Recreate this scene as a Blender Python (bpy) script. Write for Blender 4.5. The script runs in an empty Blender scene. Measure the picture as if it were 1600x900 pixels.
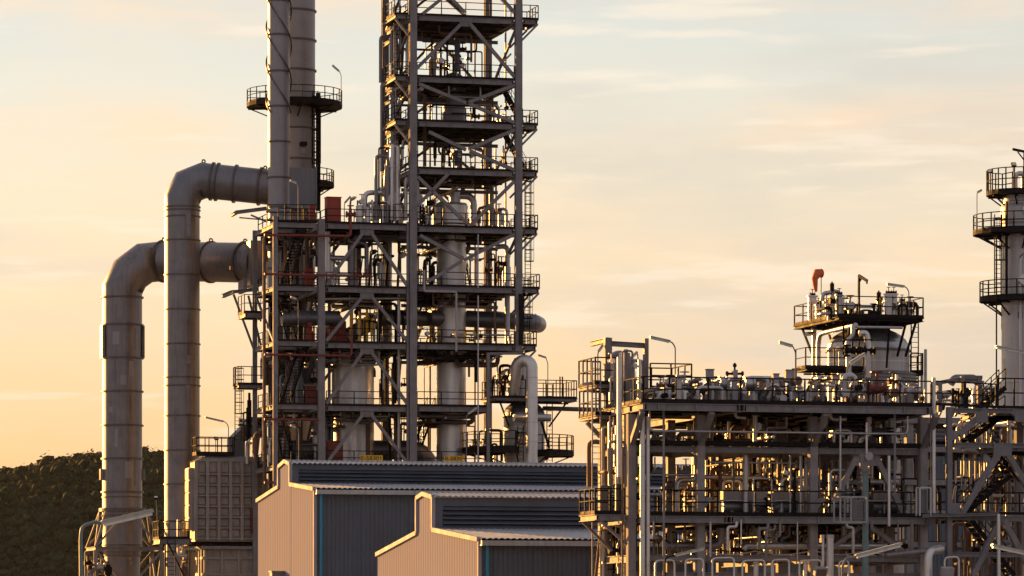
import bpy, math, random
from mathutils import Vector, Matrix, noise
S = bpy.context.scene
R = math.radians
# ------------------------------------------------------------------ camera
FPX, HOR = 6200.0, 980.0          # focal length in photo pixels, horizon row
CAMZ = 2.0
cam = bpy.data.objects.new("camera", bpy.data.cameras.new("camera"))
S.collection.objects.link(cam)
cam.location = (0, 0, CAMZ); cam.rotation_euler = (R(90), 0, 0)
cam.data.sensor_width = 36; cam.data.lens = FPX/1600*36
cam.data.shift_y = (HOR-450)/1600
cam.data.clip_start = 1; cam.data.clip_end = 12000
S.camera = cam
# ------------------------------------------------------------------ light
SUN_EL, SUN_AZ = 8.0, -44.0       # degrees; azimuth clockwise from +Y (negative = left, behind the plant)
S.view_settings.view_transform = 'Standard'; S.view_settings.look = 'None'
S.view_settings.exposure = 2.0
S.view_settings.gamma = 1
EXPO = 4.0
sd = Vector((math.sin(R(SUN_AZ))*math.cos(R(SUN_EL)), math.cos(R(SUN_AZ))*math.cos(R(SUN_EL)), math.sin(R(SUN_EL))))
sl = bpy.data.lights.new("sun", 'SUN'); sl.energy = 3.6; sl.angle = R(0.6); sl.color = (1, .46, .10)
so = bpy.data.objects.new("sun", sl); S.collection.objects.link(so)
so.rotation_euler = sd.to_track_quat('Z', 'Y').to_euler(); so.location = (-200, 400, 80)
w = bpy.data.worlds.new("World"); S.world = w; w.use_nodes = True
nt = w.node_tree; N = nt.nodes; L = nt.links; N.clear()
def wn(t, **k):
    n = N.new(t)
    for a, b in k.items(): setattr(n, a, b)
    return n
def srgb(r, g, b):
    f = lambda c: (c/255/12.92) if c/255 <= .04045 else ((c/255+.055)/1.055)**2.4
    return (f(r), f(g), f(b), 1)
out = wn('ShaderNodeOutputWorld'); bg = wn('ShaderNodeBackground'); bg.inputs[1].default_value = .1
sky = wn('ShaderNodeTexSky', sky_type='NISHITA', sun_disc=False)
sky.sun_elevation = R(SUN_EL); sky.sun_rotation = R(SUN_AZ); sky.dust_density = 3
tc = wn('ShaderNodeTexCoord'); sep = wn('ShaderNodeSeparateXYZ'); L.new(tc.outputs['Generated'], sep.inputs[0])
def ramp(stops, fac):
    r = wn('ShaderNodeValToRGB'); e = r.color_ramp.elements
    while len(e) < len(stops): e.new(.5)
    for el, (p, c) in zip(e, stops): el.position = p; el.color = c
    L.new(fac, r.inputs[0]); return r.outputs[0]
warm = ramp([(0, srgb(252,186,128)), (.045, srgb(253,205,150)), (.075, srgb(249,217,176)), (.105, srgb(245,225,194)),
             (.135, srgb(229,225,211)), (.16, srgb(213,218,214)), (.32, srgb(160,168,184)), (1, srgb(92,108,142))], sep.outputs[2])
cool = ramp([(0, srgb(132,130,148)), (.10, srgb(146,144,164)), (.3, srgb(134,142,168)), (1, srgb(96,112,146))], sep.outputs[2])
vm = wn('ShaderNodeVectorMath', operation='DOT_PRODUCT'); vm.inputs[1].default_value = (-.2, .98, 0)
L.new(tc.outputs['Generated'], vm.inputs[0])
mr = wn('ShaderNodeMapRange'); mr.inputs[1].default_value = .0; mr.inputs[2].default_value = .9
L.new(vm.outputs['Value'], mr.inputs[0])
def mix(fac, a, b, mode='MIX'):
    m = wn('ShaderNodeMix', data_type='RGBA', blend_type=mode)
    if isinstance(fac, float): m.inputs[0].default_value = fac
    else: L.new(fac, m.inputs[0])
    for s, x in ((m.inputs[6], a), (m.inputs[7], b)):
        if isinstance(x, tuple): s.default_value = x
        else: L.new(x, s)
    return m.outputs[2]
base = mix(mr.outputs[0], cool, warm)
# thin streaky clouds
def cloud(scale, rot, lo, hi, det, seed):
    mp = wn('ShaderNodeMapping'); mp.inputs['Scale'].default_value = scale; mp.inputs['Rotation'].default_value = (0, rot, 0)
    mp.inputs['Location'].default_value = (seed, seed*.3, seed*.7)
    L.new(tc.outputs['Generated'], mp.inputs[0])
    nz = wn('ShaderNodeTexNoise'); nz.inputs['Detail'].default_value = det; nz.inputs['Roughness'].default_value = .55; nz.inputs['Scale'].default_value = 1
    L.new(mp.outputs[0], nz.inputs['Vector'])
    m2 = wn('ShaderNodeMapRange'); m2.interpolation_type = 'SMOOTHSTEP'; m2.inputs[1].default_value = lo; m2.inputs[2].default_value = hi
    L.new(nz.outputs[0], m2.inputs[0]); return m2.outputs[0]
def mul(a, k):
    m = wn('ShaderNodeMath', operation='MULTIPLY'); L.new(a, m.inputs[0])
    if isinstance(k, float): m.inputs[1].default_value = k
    else: L.new(k, m.inputs[1])
    return m.outputs[0]
c1 = cloud((5, 5, 26), .16, .46, .64, 6, 3.1)
base = mix(mul(c1, .85), base, srgb(255,222,186))
c2 = cloud((4, 4, 20), -.10, .48, .66, 6, 9.4)
base = mix(mul(c2, .62), base, srgb(206,201,192))
c3 = cloud((20, 20, 170), .05, .54, .70, 7, 5.5)
base = mix(mul(c3, .5), base, srgb(255,238,216))
base = mix(1.0, base, (2.6, 2.6, 2.6, 1), 'MULTIPLY')
fin = mix(.05, base, sky.outputs[0])
L.new(fin, bg.inputs[0]); L.new(bg.outputs[0], out.inputs[0])

# ------------------------------------------------------------------ frame of the plant (grid turned 15 degrees)
TH = R(15); CT, ST = math.cos(TH), math.sin(TH)
OX, OY = (645-800)/FPX*310, 310.0
def W(u, v, z=0): return (OX+u*CT-v*ST, OY+u*ST+v*CT, z)
def at(px, py, v):
    k = (px-800)/FPX
    u = (k*(OY+v*CT)-OX+v*ST)/(CT-k*ST)
    Y = OY+u*ST+v*CT
    return Vector((u, v, CAMZ+(HOR-py)/FPX*Y))
def vY(px, Y):
    x = (px-800)/FPX*Y
    return -(x-OX)*ST+(Y-OY)*CT
def vfor(px, u):
    k = (px-800)/FPX; return (OX+u*CT-k*OY-k*u*ST)/(ST+k*CT)
def mpp(px, v):                       # metres per photo pixel there
    p = at(px, 500, v); return (OY+p.x*ST+v*CT)/FPX
# ------------------------------------------------------------------ materials
MATS = {}
def material(name, col, rough=.55, metal=0.0, var=.25, scale=1.5, streak=.3, bump=.02, dirt=(.10,.075,.055), spec=.5):
    m = bpy.data.materials.new(name); m.use_nodes = True
    t = m.node_tree; n = t.nodes; l = t.links; b = n['Principled BSDF']
    tc = n.new('ShaderNodeTexCoord')
    a = n.new('ShaderNodeTexNoise'); a.inputs['Scale'].default_value = scale; a.inputs['Detail'].default_value = 6; a.inputs['Roughness'].default_value = .65
    l.new(tc.outputs['Object'], a.inputs['Vector'])
    r = n.new('ShaderNodeMapRange'); r.inputs[1].default_value = .3; r.inputs[2].default_value = .7; r.inputs[3].default_value = 1-var; r.inputs[4].default_value = 1+var
    l.new(a.outputs[0], r.inputs[0])
    x = n.new('ShaderNodeMix'); x.data_type = 'RGBA'; x.blend_type = 'MULTIPLY'; x.inputs[0].default_value = 1
    x.inputs[6].default_value = (*col, 1); l.new(r.outputs[0], x.inputs[7])
    mp = n.new('ShaderNodeMapping'); mp.inputs['Scale'].default_value = (5, 5, .35); l.new(tc.outputs['Object'], mp.inputs[0])
    s = n.new('ShaderNodeTexNoise'); s.inputs['Scale'].default_value = 1; s.inputs['Detail'].default_value = 5; l.new(mp.outputs[0], s.inputs['Vector'])
    q = n.new('ShaderNodeMapRange'); q.inputs[1].default_value = .48; q.inputs[2].default_value = .75; q.inputs[4].default_value = streak
    l.new(s.outputs[0], q.inputs[0])
    y = n.new('ShaderNodeMix'); y.data_type = 'RGBA'; l.new(q.outputs[0], y.inputs[0]); l.new(x.outputs[2], y.inputs[6]); y.inputs[7].default_value = (*dirt, 1)
    l.new(y.outputs[2], b.inputs['Base Color'])
    rr = n.new('ShaderNodeMapRange'); rr.inputs[1].default_value = .3; rr.inputs[2].default_value = .7; rr.inputs[3].default_value = max(.05, rough-.1); rr.inputs[4].default_value = min(1, rough+.15)
    l.new(a.outputs[0], rr.inputs[0]); l.new(rr.outputs[0], b.inputs['Roughness'])
    b.inputs['Metallic'].default_value = metal; b.inputs['Specular IOR Level'].default_value = spec
    if bump:
        bp = n.new('ShaderNodeBump'); bp.inputs['Strength'].default_value = .4; bp.inputs['Distance'].default_value = bump
        l.new(a.outputs[0], bp.inputs['Height']); l.new(bp.outputs[0], b.inputs['Normal'])
    MATS[name] = m; return m
STEEL = material('grey_painted_steel', (.18,.177,.195), .6, 0, .22, 1.2, .35, spec=.22)
STEELW = material('warm_grey_painted_steel', (.21,.205,.217), .65, 0, .22, 1.0, .4, spec=.2)
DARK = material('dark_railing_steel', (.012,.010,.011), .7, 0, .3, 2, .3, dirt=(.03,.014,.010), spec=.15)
DECK_SHADE = material('deck_grating_and_shade', (.016,.015,.016), .8, 0, .3, 1, .3, dirt=(.03,.02,.015), spec=.15)  # grating colour, also used as painted shade under decks and behind louvres
ALU = material('aluminium_cladding', (.42,.42,.44), .36, .75, .16, .9, .25, .02, dirt=(.2,.17,.14))
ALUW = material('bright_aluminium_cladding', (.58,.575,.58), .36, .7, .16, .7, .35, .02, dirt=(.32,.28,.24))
DUCTM = material('grey_stack_steel', (.19,.185,.20), .42, .68, .28, .55, .6, .02, dirt=(.12,.105,.10))
RINGM = material('dark_flange_steel', (.10,.095,.10), .5, .3, .3, 1.2, .4)
PALE = material('pale_grey_stack_paint', (.25,.25,.275), .45, .4, .15, .6, .4, .02, dirt=(.2,.18,.165))
DRED = material('dark_red_fire_paint', (.15,.018,.012), .5, 0, .3, 1.5, .2)
RED = material('red_paint', (.28,.028,.014), .5, 0, .2, 1.5, .25)
YEL = material('yellow_sign_paint', (.72,.42,.01), .5, 0, .15, 2, .3)
ORG = material('orange_windsock_cloth', (.55,.12,.03), .85, 0, .15, 3, .1)
BLU = material('deep_blue_enamel', (.02,.03,.09), .35)
BLACKP = material('black_paint', (.02,.02,.02), .5)
RUST = material('rusty_brown_steel', (.12,.07,.05), .7, 0, .35, 1.8, .4)
CONC = material('fireproofed_concrete_steel', (.27,.26,.27), .85, 0, .2, 1.4, .35, .01, spec=.12, dirt=(.10,.09,.085))
CASE = material('heater_casing_paint', (.27,.245,.235), .6, .0, .2, .9, .5, .02, dirt=(.14,.10,.08))
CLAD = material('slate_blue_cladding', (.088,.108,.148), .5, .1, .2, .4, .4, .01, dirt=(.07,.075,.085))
ROOFM = material('weathered_roof_sheet', (.38,.40,.44), .5, .25, .2, .6, .4, .01, dirt=(.14,.13,.125))
GABLE = material('gable_cladding_sun_tint', (.205,.21,.30), .97, 0, .03, .5, .04, 0, dirt=(.14,.14,.19), spec=.03)  # same cladding as the side walls, lightened to carry the sunlit tone
TRIM = material('pale_flashing', (.34,.33,.36), .7, 0, .1, .8, .3, spec=.2)
TEAL = material('teal_painted_pipe', (.02,.23,.38), .45, 0, .15)
TEALG = material('grey_green_pole_paint', (.12,.19,.20), .5, 0, .2)
LAMPM = material('lamp_housing_paint', (.40,.41,.40), .45, .2, .12)
DIFF = material('lamp_diffuser', (.65,.64,.58), .3, 0, .05)
WHITEV = material('pale_insulation_cladding', (.42,.42,.43), .42, .3, .14, .7, .35, .02, dirt=(.22,.19,.17))
GLASSY = material('grey_panel_steel', (.165,.175,.205), .40, .68, .15, .8, .3)
GROUND = material('plant_ground_concrete', (.20,.19,.175), .9, 0, .25, .05, .1)
WOOD = material('dry_brush_wood', (.12,.085,.05), .9)
# ------------------------------------------------------------------ mesh builder
class MB:
    def __init__(s): s.v = []; s.f = []; s.s = []
    def add(s, vs, fs, sm=False):
        o = len(s.v); s.v += [tuple(x) for x in vs]
        s.f += [tuple(i+o for i in f) for f in fs]; s.s += [sm]*len(fs); return s
    def box(s, a, b):
        x0, x1 = sorted((a[0], b[0])); y0, y1 = sorted((a[1], b[1])); z0, z1 = sorted((a[2], b[2]))
        return s.add([(x0,y0,z0),(x1,y0,z0),(x1,y1,z0),(x0,y1,z0),(x0,y0,z1),(x1,y0,z1),(x1,y1,z1),(x0,y1,z1)],
              [(0,3,2,1),(4,5,6,7),(0,1,5,4),(1,2,6,5),(2,3,7,6),(3,0,4,7)])
    def bar(s, p, q, w, h, up=(0,0,1), off=(0,0)):
        p = Vector(p); q = Vector(q); d = (q-p).normalized(); up = Vector(up)
        if abs(d.dot(up)) > .98: up = Vector((0,1,0))
        a = d.cross(up).normalized(); b = a.cross(d).normalized()
        o = a*off[0]+b*off[1]; vs = []
        for c in (p, q):
            for i, j in ((-1,-1),(1,-1),(1,1),(-1,1)): vs.append(c+o+a*(i*w/2)+b*(j*h/2))
        return s.add(vs, [(3,2,1,0),(4,5,6,7),(0,1,5,4),(1,2,6,5),(2,3,7,6),(3,0,4,7)])
    def ibeam(s, p, q, w, h, up=(0,0,1), t=.035):
        s.bar(p, q, w, t, up, (0, h/2-t/2)); s.bar(p, q, w, t, up, (0, -h/2+t/2)); s.bar(p, q, t*.8, h-2*t, up); return s
    def tube(s, pts, r, n=8, caps=True, sm=True):
        P = [Vector(p) for p in pts]; d = (P[1]-P[0]).normalized()
        a = d.cross(Vector((0,0,1)) if abs(d.z) < .9 else Vector((1,0,0))).normalized(); b = d.cross(a)
        rs = r if isinstance(r, (list, tuple)) else [r]*len(P)
        offs = [(a*math.cos(2*math.pi*i/n)+b*math.sin(2*math.pi*i/n)) for i in range(n)]
        vs = []
        for k, p in enumerate(P):
            if k == 0: nb = d; dn = d
            elif k == len(P)-1: nb = d; dn = d
            else:
                dn = (P[k+1]-p).normalized(); nb = (d+dn)
                nb = nb.normalized() if nb.length > 1e-5 else d
            new = []
            for o in offs:
                o2 = o*rs[k]; dd = d.dot(nb); t = -o2.dot(nb)/dd if abs(dd) > 1e-4 else 0
                q = p+o2+d*t; vs.append(q)
                r2 = (q-p); r2 = r2-dn*r2.dot(dn); new.append(r2.normalized() if r2.length > 1e-6 else o)
            offs = new; d = dn
        m = len(P); fs = []
        for k in range(m-1):
            for i in range(n):
                j = (i+1) % n; fs.append((k*n+i, k*n+j, (k+1)*n+j, (k+1)*n+i))
        s.add(vs, fs, sm)
        if caps:
            s.add(vs[:n], [tuple(range(n-1, -1, -1))]); s.add(vs[-n:], [tuple(range(n))])
        return s
    def lathe(s, c, prof, n=24, sm=True):            # profile of (radius, z) about a vertical axis at c=(u,v)
        vs = []; fs = []
        for k in range(len(prof)-1):
            (r0, z0), (r1, z1) = prof[k], prof[k+1]; o = len(vs)
            for (rr, zz) in ((r0, z0), (r1, z1)):
                for i in range(n): a = 2*math.pi*i/n; vs.append((c[0]+rr*math.cos(a), c[1]+rr*math.sin(a), zz))
            for i in range(n): j = (i+1) % n; fs.append((o+i, o+j, o+n+j, o+n+i))
        return s.add(vs, fs, sm)
    def ring(s, p, d, r0, r1, h, n=20):              # a flat band round axis d, centred on p
        p = Vector(p); d = Vector(d).normalized()
        a = d.cross(Vector((0,0,1)) if abs(d.z) < .9 else Vector((1,0,0))).normalized(); b = d.cross(a); vs = []; fs = []
        for i in range(n):
            t = 2*math.pi*i/n; o = a*math.cos(t)+b*math.sin(t)
            vs += [p+o*r0-d*h/2, p+o*r1-d*h/2, p+o*r1+d*h/2, p+o*r0+d*h/2]
        for i in range(n):
            k = i*4; l = ((i+1) % n)*4
            for q in range(4): w_ = (q+1) % 4; fs.append((k+q, l+q, l+w_, k+w_))
        return s.add(vs, fs)
    def ball(s, c, r, n=10, m=6, sz=1):
        return s.lathe((c[0], c[1]), [(max(1e-3, r*math.cos(-math.pi/2+math.pi*k/m)), c[2]+sz*r*math.sin(-math.pi/2+math.pi*k/m)) for k in range(m+1)], n)
    def prism(s, poly, d):                           # closed polygon of 3D points extruded by vector d
        n = len(poly); d = Vector(d); P = [Vector(p) for p in poly]
        s.add(P+[p+d for p in P], [(i, (i+1) % n, n+(i+1) % n, n+i) for i in range(n)]+[tuple(range(n-1,-1,-1)), tuple(range(n, 2*n))])
        return s
def rnd(pts, rad, k=4):                              # round the corners of a path
    P = [Vector(p) for p in pts]; o = [P[0]]
    for i in range(1, len(P)-1):
        a = P[i-1]-P[i]; b = P[i+1]-P[i]; r = min(rad, a.length*.49, b.length*.49)
        s = P[i]+a.normalized()*r; e = P[i]+b.normalized()*r
        for j in range(k+1):
            t = j/k; o.append(s*(1-t)**2+P[i]*2*t*(1-t)+e*t*t)
    o.append(P[-1]); return o
def link_mesh(name, mb, mat, off=(0,0,0)):
    me = bpy.data.meshes.new(name); o = off
    me.from_pydata([(a-o[0], b-o[1], c-o[2]) for a, b, c in mb.v], [], mb.f)
    me.polygons.foreach_set('use_smooth', mb.s)
    me.materials.append(mat); me.update()
    ob = bpy.data.objects.new(name, me); S.collection.objects.link(ob); return ob
class Thing:
    def __init__(s, name, label, cat, base, group=None):
        s.b = Vector(base); e = s.e = bpy.data.objects.new(name, None); e.empty_display_size = .3
        S.collection.objects.link(e); e.location = W(*s.b); e.rotation_euler = (0, 0, TH)
        e['label'] = label; e['category'] = cat
        if group: e['group'] = group
    def part(s, name, mb, mat, parent=None, label=None, kind=None):
        o = link_mesh(name, mb, mat, s.b); o.parent = parent or s.e
        if label: o['label'] = label
        if kind: o['kind'] = kind
        return o
    def copy_part(s, src, delta):                    # share the mesh of an alike piece
        o = src.copy(); o.location = Vector(delta); S.collection.objects.link(o); return o
def structure(name, mb, mat):
    o = link_mesh(name, mb, mat); o['kind'] = 'structure'; return o
V3 = Vector
# ------------------------------------------------------------------ generic builders
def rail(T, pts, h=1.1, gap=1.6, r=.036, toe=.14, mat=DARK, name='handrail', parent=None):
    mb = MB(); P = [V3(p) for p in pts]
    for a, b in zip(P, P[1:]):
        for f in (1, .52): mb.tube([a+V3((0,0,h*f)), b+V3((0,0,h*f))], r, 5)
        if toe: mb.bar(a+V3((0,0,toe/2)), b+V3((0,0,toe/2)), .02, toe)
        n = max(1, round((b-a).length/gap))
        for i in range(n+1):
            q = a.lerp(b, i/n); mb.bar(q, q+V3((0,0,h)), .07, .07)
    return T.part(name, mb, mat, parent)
def beam(T, p, q, w=.2, h=.36, mat=STEEL, name='beam'):
    return T.part(name, MB().ibeam(p, q, w, h), mat)
def column(T, p, z0, z1, w=.5, mat=STEEL, d=None):
    d = d or w*.8; mb = MB(); u, v = p[0], p[1]; t = .05
    mb.box((u-w/2, v-d/2, z0), (u+w/2, v-d/2+t, z1)); mb.box((u-w/2, v+d/2-t, z0), (u+w/2, v+d/2, z1))
    mb.box((u-t/2, v-d/2+t, z0), (u+t/2, v+d/2-t, z1))
    mb.box((u-w/2, v-d/2+t, z0), (u-w/2+.03, v-d/2+t+.03, z1))
    return T.part('column', mb, mat)
def boxcol(T, p, z0, z1, w=.5, mat=CONC, d=None):
    d = d or w; return T.part('column', MB().box((p[0]-w/2, p[1]-d/2, z0), (p[0]+w/2, p[1]+d/2, z1)), mat)
def brace(T, p, q, w=.24, mat=STEEL):
    return T.part('brace', MB().bar(p, q, w, w, (0,1,0)), mat)
def deck(T, u0, u1, v0, v1, z, mat=DECK_SHADE, beams=STEEL, h=.36, joist=1.5, split=None):
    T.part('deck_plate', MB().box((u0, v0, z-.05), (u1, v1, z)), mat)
    zb = z-.052-h/2; e = .11
    beam(T, (u0+e+.12, v0+e, zb), (u1-e-.12, v0+e, zb), .2, h, beams); beam(T, (u0+e+.12, v1-e, zb), (u1-e-.12, v1-e, zb), .2, h, beams)
    beam(T, (u0+e, v0, zb), (u0+e, v1, zb), .2, h, beams); beam(T, (u1-e, v0, zb), (u1-e, v1, zb), .2, h, beams)
    mb = MB(); n = int((u1-u0)/joist)
    for i in range(1, n): x = u0+(u1-u0)*i/n; mb.bar((x, v0+.25, z-.17), (x, v1-.25, z-.17), .1, .22)
    n = max(2, int((v1-v0)/2.2))
    for i in range(1, n): y = v0+(v1-v0)*i/n; mb.bar((u0+.25, y, z-.33), (u1-.25, y, z-.33), .14, .1)
    T.part('joists', mb, DECK_SHADE, kind='stuff')  # joists coloured near black to deepen the shade under the deck
    # web stiffeners that show on the front beam
    mb = MB(); x = u0+.8
    while x < u1-.5: mb.box((x, v0-.004, zb-h/2+.04), (x+.05, v0+.09, zb+h/2-.04)); x += 1.9
    if mb.v: T.part('stiffeners', mb, beams, kind='stuff')
def stair(T, a, b, wid=.8, mat=DARK, rails=True, trmat=None):
    a = V3(a); b = V3(b); d = b-a; hd = V3((d.x, d.y, 0)).normalized(); sd_ = V3((-hd.y, hd.x, 0)); mb = MB()
    for s in (-1, 1):
        mb.bar(a+sd_*s*wid/2, b+sd_*s*wid/2, .05, .24)
        if rails:
            for f in (.95, .5): mb.tube([a+sd_*s*wid/2+V3((0,0,f)), b+sd_*s*wid/2+V3((0,0,f))], .026, 5)
            for i in range(4): q = a.lerp(b, i/3)+sd_*s*wid/2; mb.bar(q, q+V3((0,0,.95)), .045, .045)
    st = T.part('staircase', mb, mat); tr = MB(); n = max(3, int(d.z/.24))
    for i in range(n):
        q = a.lerp(b, (i+.5)/n); tr.bar(q-sd_*wid/2, q+sd_*wid/2, .26, .05)
    T.part('treads', tr, trmat or mat, st, kind='stuff')
def ladder(T, p, z0, z1, ax='u', wid=.45, cage=True, side=-1, mat=DARK, cr=.38):
    mb = MB(); u, v = p; du, dv = (wid/2, 0) if ax == 'u' else (0, wid/2)
    for s in (-1, 1): mb.bar((u+du*s, v+dv*s, z0), (u+du*s, v+dv*s, z1), .06, .06)
    z = z0+.15
    while z < z1: mb.bar((u-du, v-dv, z), (u+du, v+dv, z), .035, .035); z += .3
    ld = T.part('ladder', mb, mat)
    if cage:
        cg = MB(); z = z0+2.2; cx, cy = (u, v+side*cr) if ax == 'u' else (u+side*cr, v)
        hoops = [z+i*.9 for i in range(max(1, int((z1+.9-z)/.9)))]
        for hz in hoops:
            pts = [(cx+cr*math.cos(t*math.pi/5), cy+cr*math.sin(t*math.pi/5), hz) for t in range(11)]
            for a, b in zip(pts, pts[1:]): cg.bar(a, b, .012, .05)
        for t in range(0, 10, 2):
            x, y = cx+cr*math.cos(t*math.pi/5), cy+cr*math.sin(t*math.pi/5); cg.bar((x, y, hoops[0]), (x, y, hoops[-1]), .03, .03)
        T.part('safety_cage', cg, mat, ld)
def ring_platform(T, c, z, r0, r1, a0, a1, brk=True, seg=10, name='platform', hr=1.1, thick=.14):
    a0, a1 = R(a0), R(a1); n = max(3, int(abs(a1-a0)/(2*math.pi/24))); mb = MB(); C = V3((c[0], c[1], z))
    D = [V3((math.cos(a0+(a1-a0)*i/n), math.sin(a0+(a1-a0)*i/n), 0)) for i in range(n+1)]
    for d, e in zip(D, D[1:]):
        mb.add([C+d*r0, C+d*r1, C+e*r1, C+e*r0]+[C+q+V3((0,0,-thick)) for q in (d*r0, d*r1, e*r1, e*r0)], [(0,1,2,3),(7,6,5,4),(1,5,6,2),(0,3,7,4)])
    mb.add([C+D[0]*r0, C+D[0]*r1, C+D[0]*r1-V3((0,0,thick)), C+D[0]*r0-V3((0,0,thick))], [(0,1,2,3)])
    mb.add([C+D[-1]*r0, C+D[-1]*r1, C+D[-1]*r1-V3((0,0,thick)), C+D[-1]*r0-V3((0,0,thick))], [(0,1,2,3)])
    pl = T.part(name, mb, DECK_SHADE)
    hp = [C+d*(r1-.05) for d in D]
    full = abs(a1-a0) > 6.2
    if not full: hp = [C+D[0]*(r0+.1)]+hp+[C+D[-1]*(r0+.1)]
    rail(T, hp, h=hr, gap=.9, parent=pl)
    if brk:
        bb = MB(); m = max(2, n//3)
        for i in range(m+1):
            d = D[min(n, round(i*n/m))]
            bb.bar(C+d*(r0-.02)-V3((0,0,1.15)), C+d*(r1-.15)-V3((0,0,thick)), .09, .09); bb.bar(C+d*r0-V3((0,0,thick+.06)), C+d*(r1-.1)-V3((0,0,thick+.06)), .1, .12)
        T.part('brackets', bb, DARK, pl)
    return pl
def vessel(T, c, prof, mat, n=32, name='shell', bands=(), bmat=None, seams=()):
    sh = T.part(name, MB().lathe(c, prof, n), mat)
    for z, r in bands: T.part('seam_band', MB().ring((c[0], c[1], z), (0,0,1), r*.98, r+.025, .05, n), bmat or mat, sh)
    return sh
def dome(r, z, k=6, h=.5): return [(max(.002, r*math.cos(math.pi/2*i/k)), z+r*h*math.sin(math.pi/2*i/k)) for i in range(k+1)]
def valve_mb(p, s=1.0, ax=(1,0,0)):
    p = V3(p); a = V3(ax); mb = MB()
    mb.ball(p, .13*s, 8, 5); mb.ring(p+a*.2*s, a, .0, .16*s, .06*s, 10); mb.ring(p-a*.2*s, a, .0, .16*s, .06*s, 10)
    mb.tube([p-a*.2*s, p+a*.2*s], .09*s, 8); mb.tube([p, p+V3((0,0,.45*s))], .035*s, 6)
    mb.ring(p+V3((0,0,.42*s)), (0,0,1), .13*s, .17*s, .035*s, 10); mb.bar(p+V3((-.15*s,0,.42*s)), p+V3((.15*s,0,.42*s)), .025, .025)
    return mb
def pipe_thing(name, label, pts, r, mat, base=None, cat='pipe', n=12, rad=None, flanges=(), fm=None, group=None, caps=True):
    P = rnd(pts, rad if rad is not None else r*2.6)
    T = Thing(name, label, cat, base or pts[0], group)
    pp = T.part('pipe', MB().tube(P, r, n, caps), mat)
    F = [V3(p) for p in pts]
    for seg, t in flanges:
        a, b = F[seg], F[seg+1]; T.part('flange', MB().ring(a.lerp(b, t), b-a, r*.9, r*1.18, max(.05, r*.18), n), fm or mat)
    return T
def lamp(label, pole, fa, fb, v, r=.035, dv=0, th=.15, pm=STEEL, hm=LAMPM, group='strip lamps on swan neck poles', vb=None):
    """pole: pixel path bottom to top, the last point meets the housing; fa, fb: pixels of the housing's ends"""
    P = [at(x, y, v if vb is None else vb) for x, y in pole]
    A = at(fa[0], fa[1], v); B = at(fb[0], fb[1], v); B = B+V3((0, dv, 0))
    T = Thing('strip_lamp', label, 'lamp', P[0], group)
    T.part('pole', MB().tube(rnd(P+[A], .4, 5), r, 8), pm)
    mb = MB(); mb.bar(A, B, th, th*.45, (0,0,1), (0, th*.2)); mb.bar(A+(B-A)*.02, A+(B-A)*.98, th*1.25, th*.12, (0,0,1), (0, th*.48))
    h = T.part('lamp_housing', mb, hm)
    T.part('diffuser', MB().bar(A+(B-A)*.04, A+(B-A)*.96, th*.85, th*.4, (0,0,1), (0, -th*.24)), DIFF, h)
    return T
def flood(label, pb, pt, v, s=.3, tilt=(-.4, -.8, .2), cat='floodlight', pm=DARK):
    b = at(*pb, v); t = at(*pt, v); T = Thing('floodlight', label, cat, b, 'small floodlights on posts')
    T.part('post', MB().tube([b, t], .03, 6), pm); d = V3(tilt).normalized()
    hd = T.part('lamp_head', MB().bar(t, t+d*s*.5, s, s*.8).bar(t-d*.04, t, s*.6, s*.5), DARK)
    T.part('lens', MB().bar(t+d*s*.5, t+d*(s*.5+.02), s*.85, s*.65), DIFF, hd)

# ================================================================== SETTING
gm = MB(); gm.add([(-7000,-300,0),(7000,-300,0),(7000,9000,0),(-7000,9000,0)], [(0,1,2,3)])
ground = structure('ground', gm, GROUND)
rd = MB(); a, b, c, d = (V3(W(-60,-135,.004)), V3(W(90,-135,.004)), V3(W(90,-127,.004)), V3(W(-60,-127,.004)))
rd.add([a,b,c,d], [(0,1,2,3)]); road = structure('road', rd, material('asphalt', (.05,.05,.052), .9, 0, .2, .6, .1))
# hill far to the left: terrain and the wood that covers it
HY = 2600.0
crest = [(-420,775),(-250,762),(-90,755),(0,757),(20,746),(50,737),(75,731),(100,727),(125,720),(150,717),(200,711),(240,711),(290,716),(350,735),(430,760),(520,800),(640,850),(760,905),(900,960)]
def crest_z(px):
    for (x0, y0), (x1, y1) in zip(crest, crest[1:]):
        if x0 <= px <= x1:
            t = (px-x0)/(x1-x0); y = y0+(y1-y0)*t; return CAMZ+(HOR-y)/FPX*(HY+300)-5
    return 0
def hill_z(x, y):
    px = x/(HY+300)*FPX+800; c = max(0, crest_z(max(-420, min(900, px))))
    t = (y-HY+150)/450
    if t < 0: s = 0
    elif t < 1: s = math.sin(t*math.pi/2)**.9
    else: s = max(0, 1-(t-1)*.5)
    g = noise.noise(V3((x*.006, y*.006, 2)))*16*(1 if t > 0 else 0)*min(1, max(0, 1-t))
    return c*s+g*s
hm = MB(); nx, ny = 90, 34; X0, X1, Y0, Y1 = -620, 60, HY-160, HY+900
hv = []
for j in range(ny+1):
    for i in range(nx+1):
        x = X0+(X1-X0)*i/nx; y = Y0+(Y1-Y0)*j/ny; hv.append((x, y, hill_z(x, y)-1.5))
hm.add(hv, [(j*(nx+1)+i, j*(nx+1)+i+1, (j+1)*(nx+1)+i+1, (j+1)*(nx+1)+i) for j in range(ny) for i in range(nx)], True)
SOIL = material('hill_soil', (.035,.035,.02), .95, 0, .3, .02, 0)
structure('hill', hm, SOIL)
fo = bpy.data.materials.new('wooded_hill_foliage'); fo.use_nodes = True
t = fo.node_tree; b = t.nodes['Principled BSDF']; b.inputs['Roughness'].default_value = .9; b.inputs['Specular IOR Level'].default_value = .1
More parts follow.
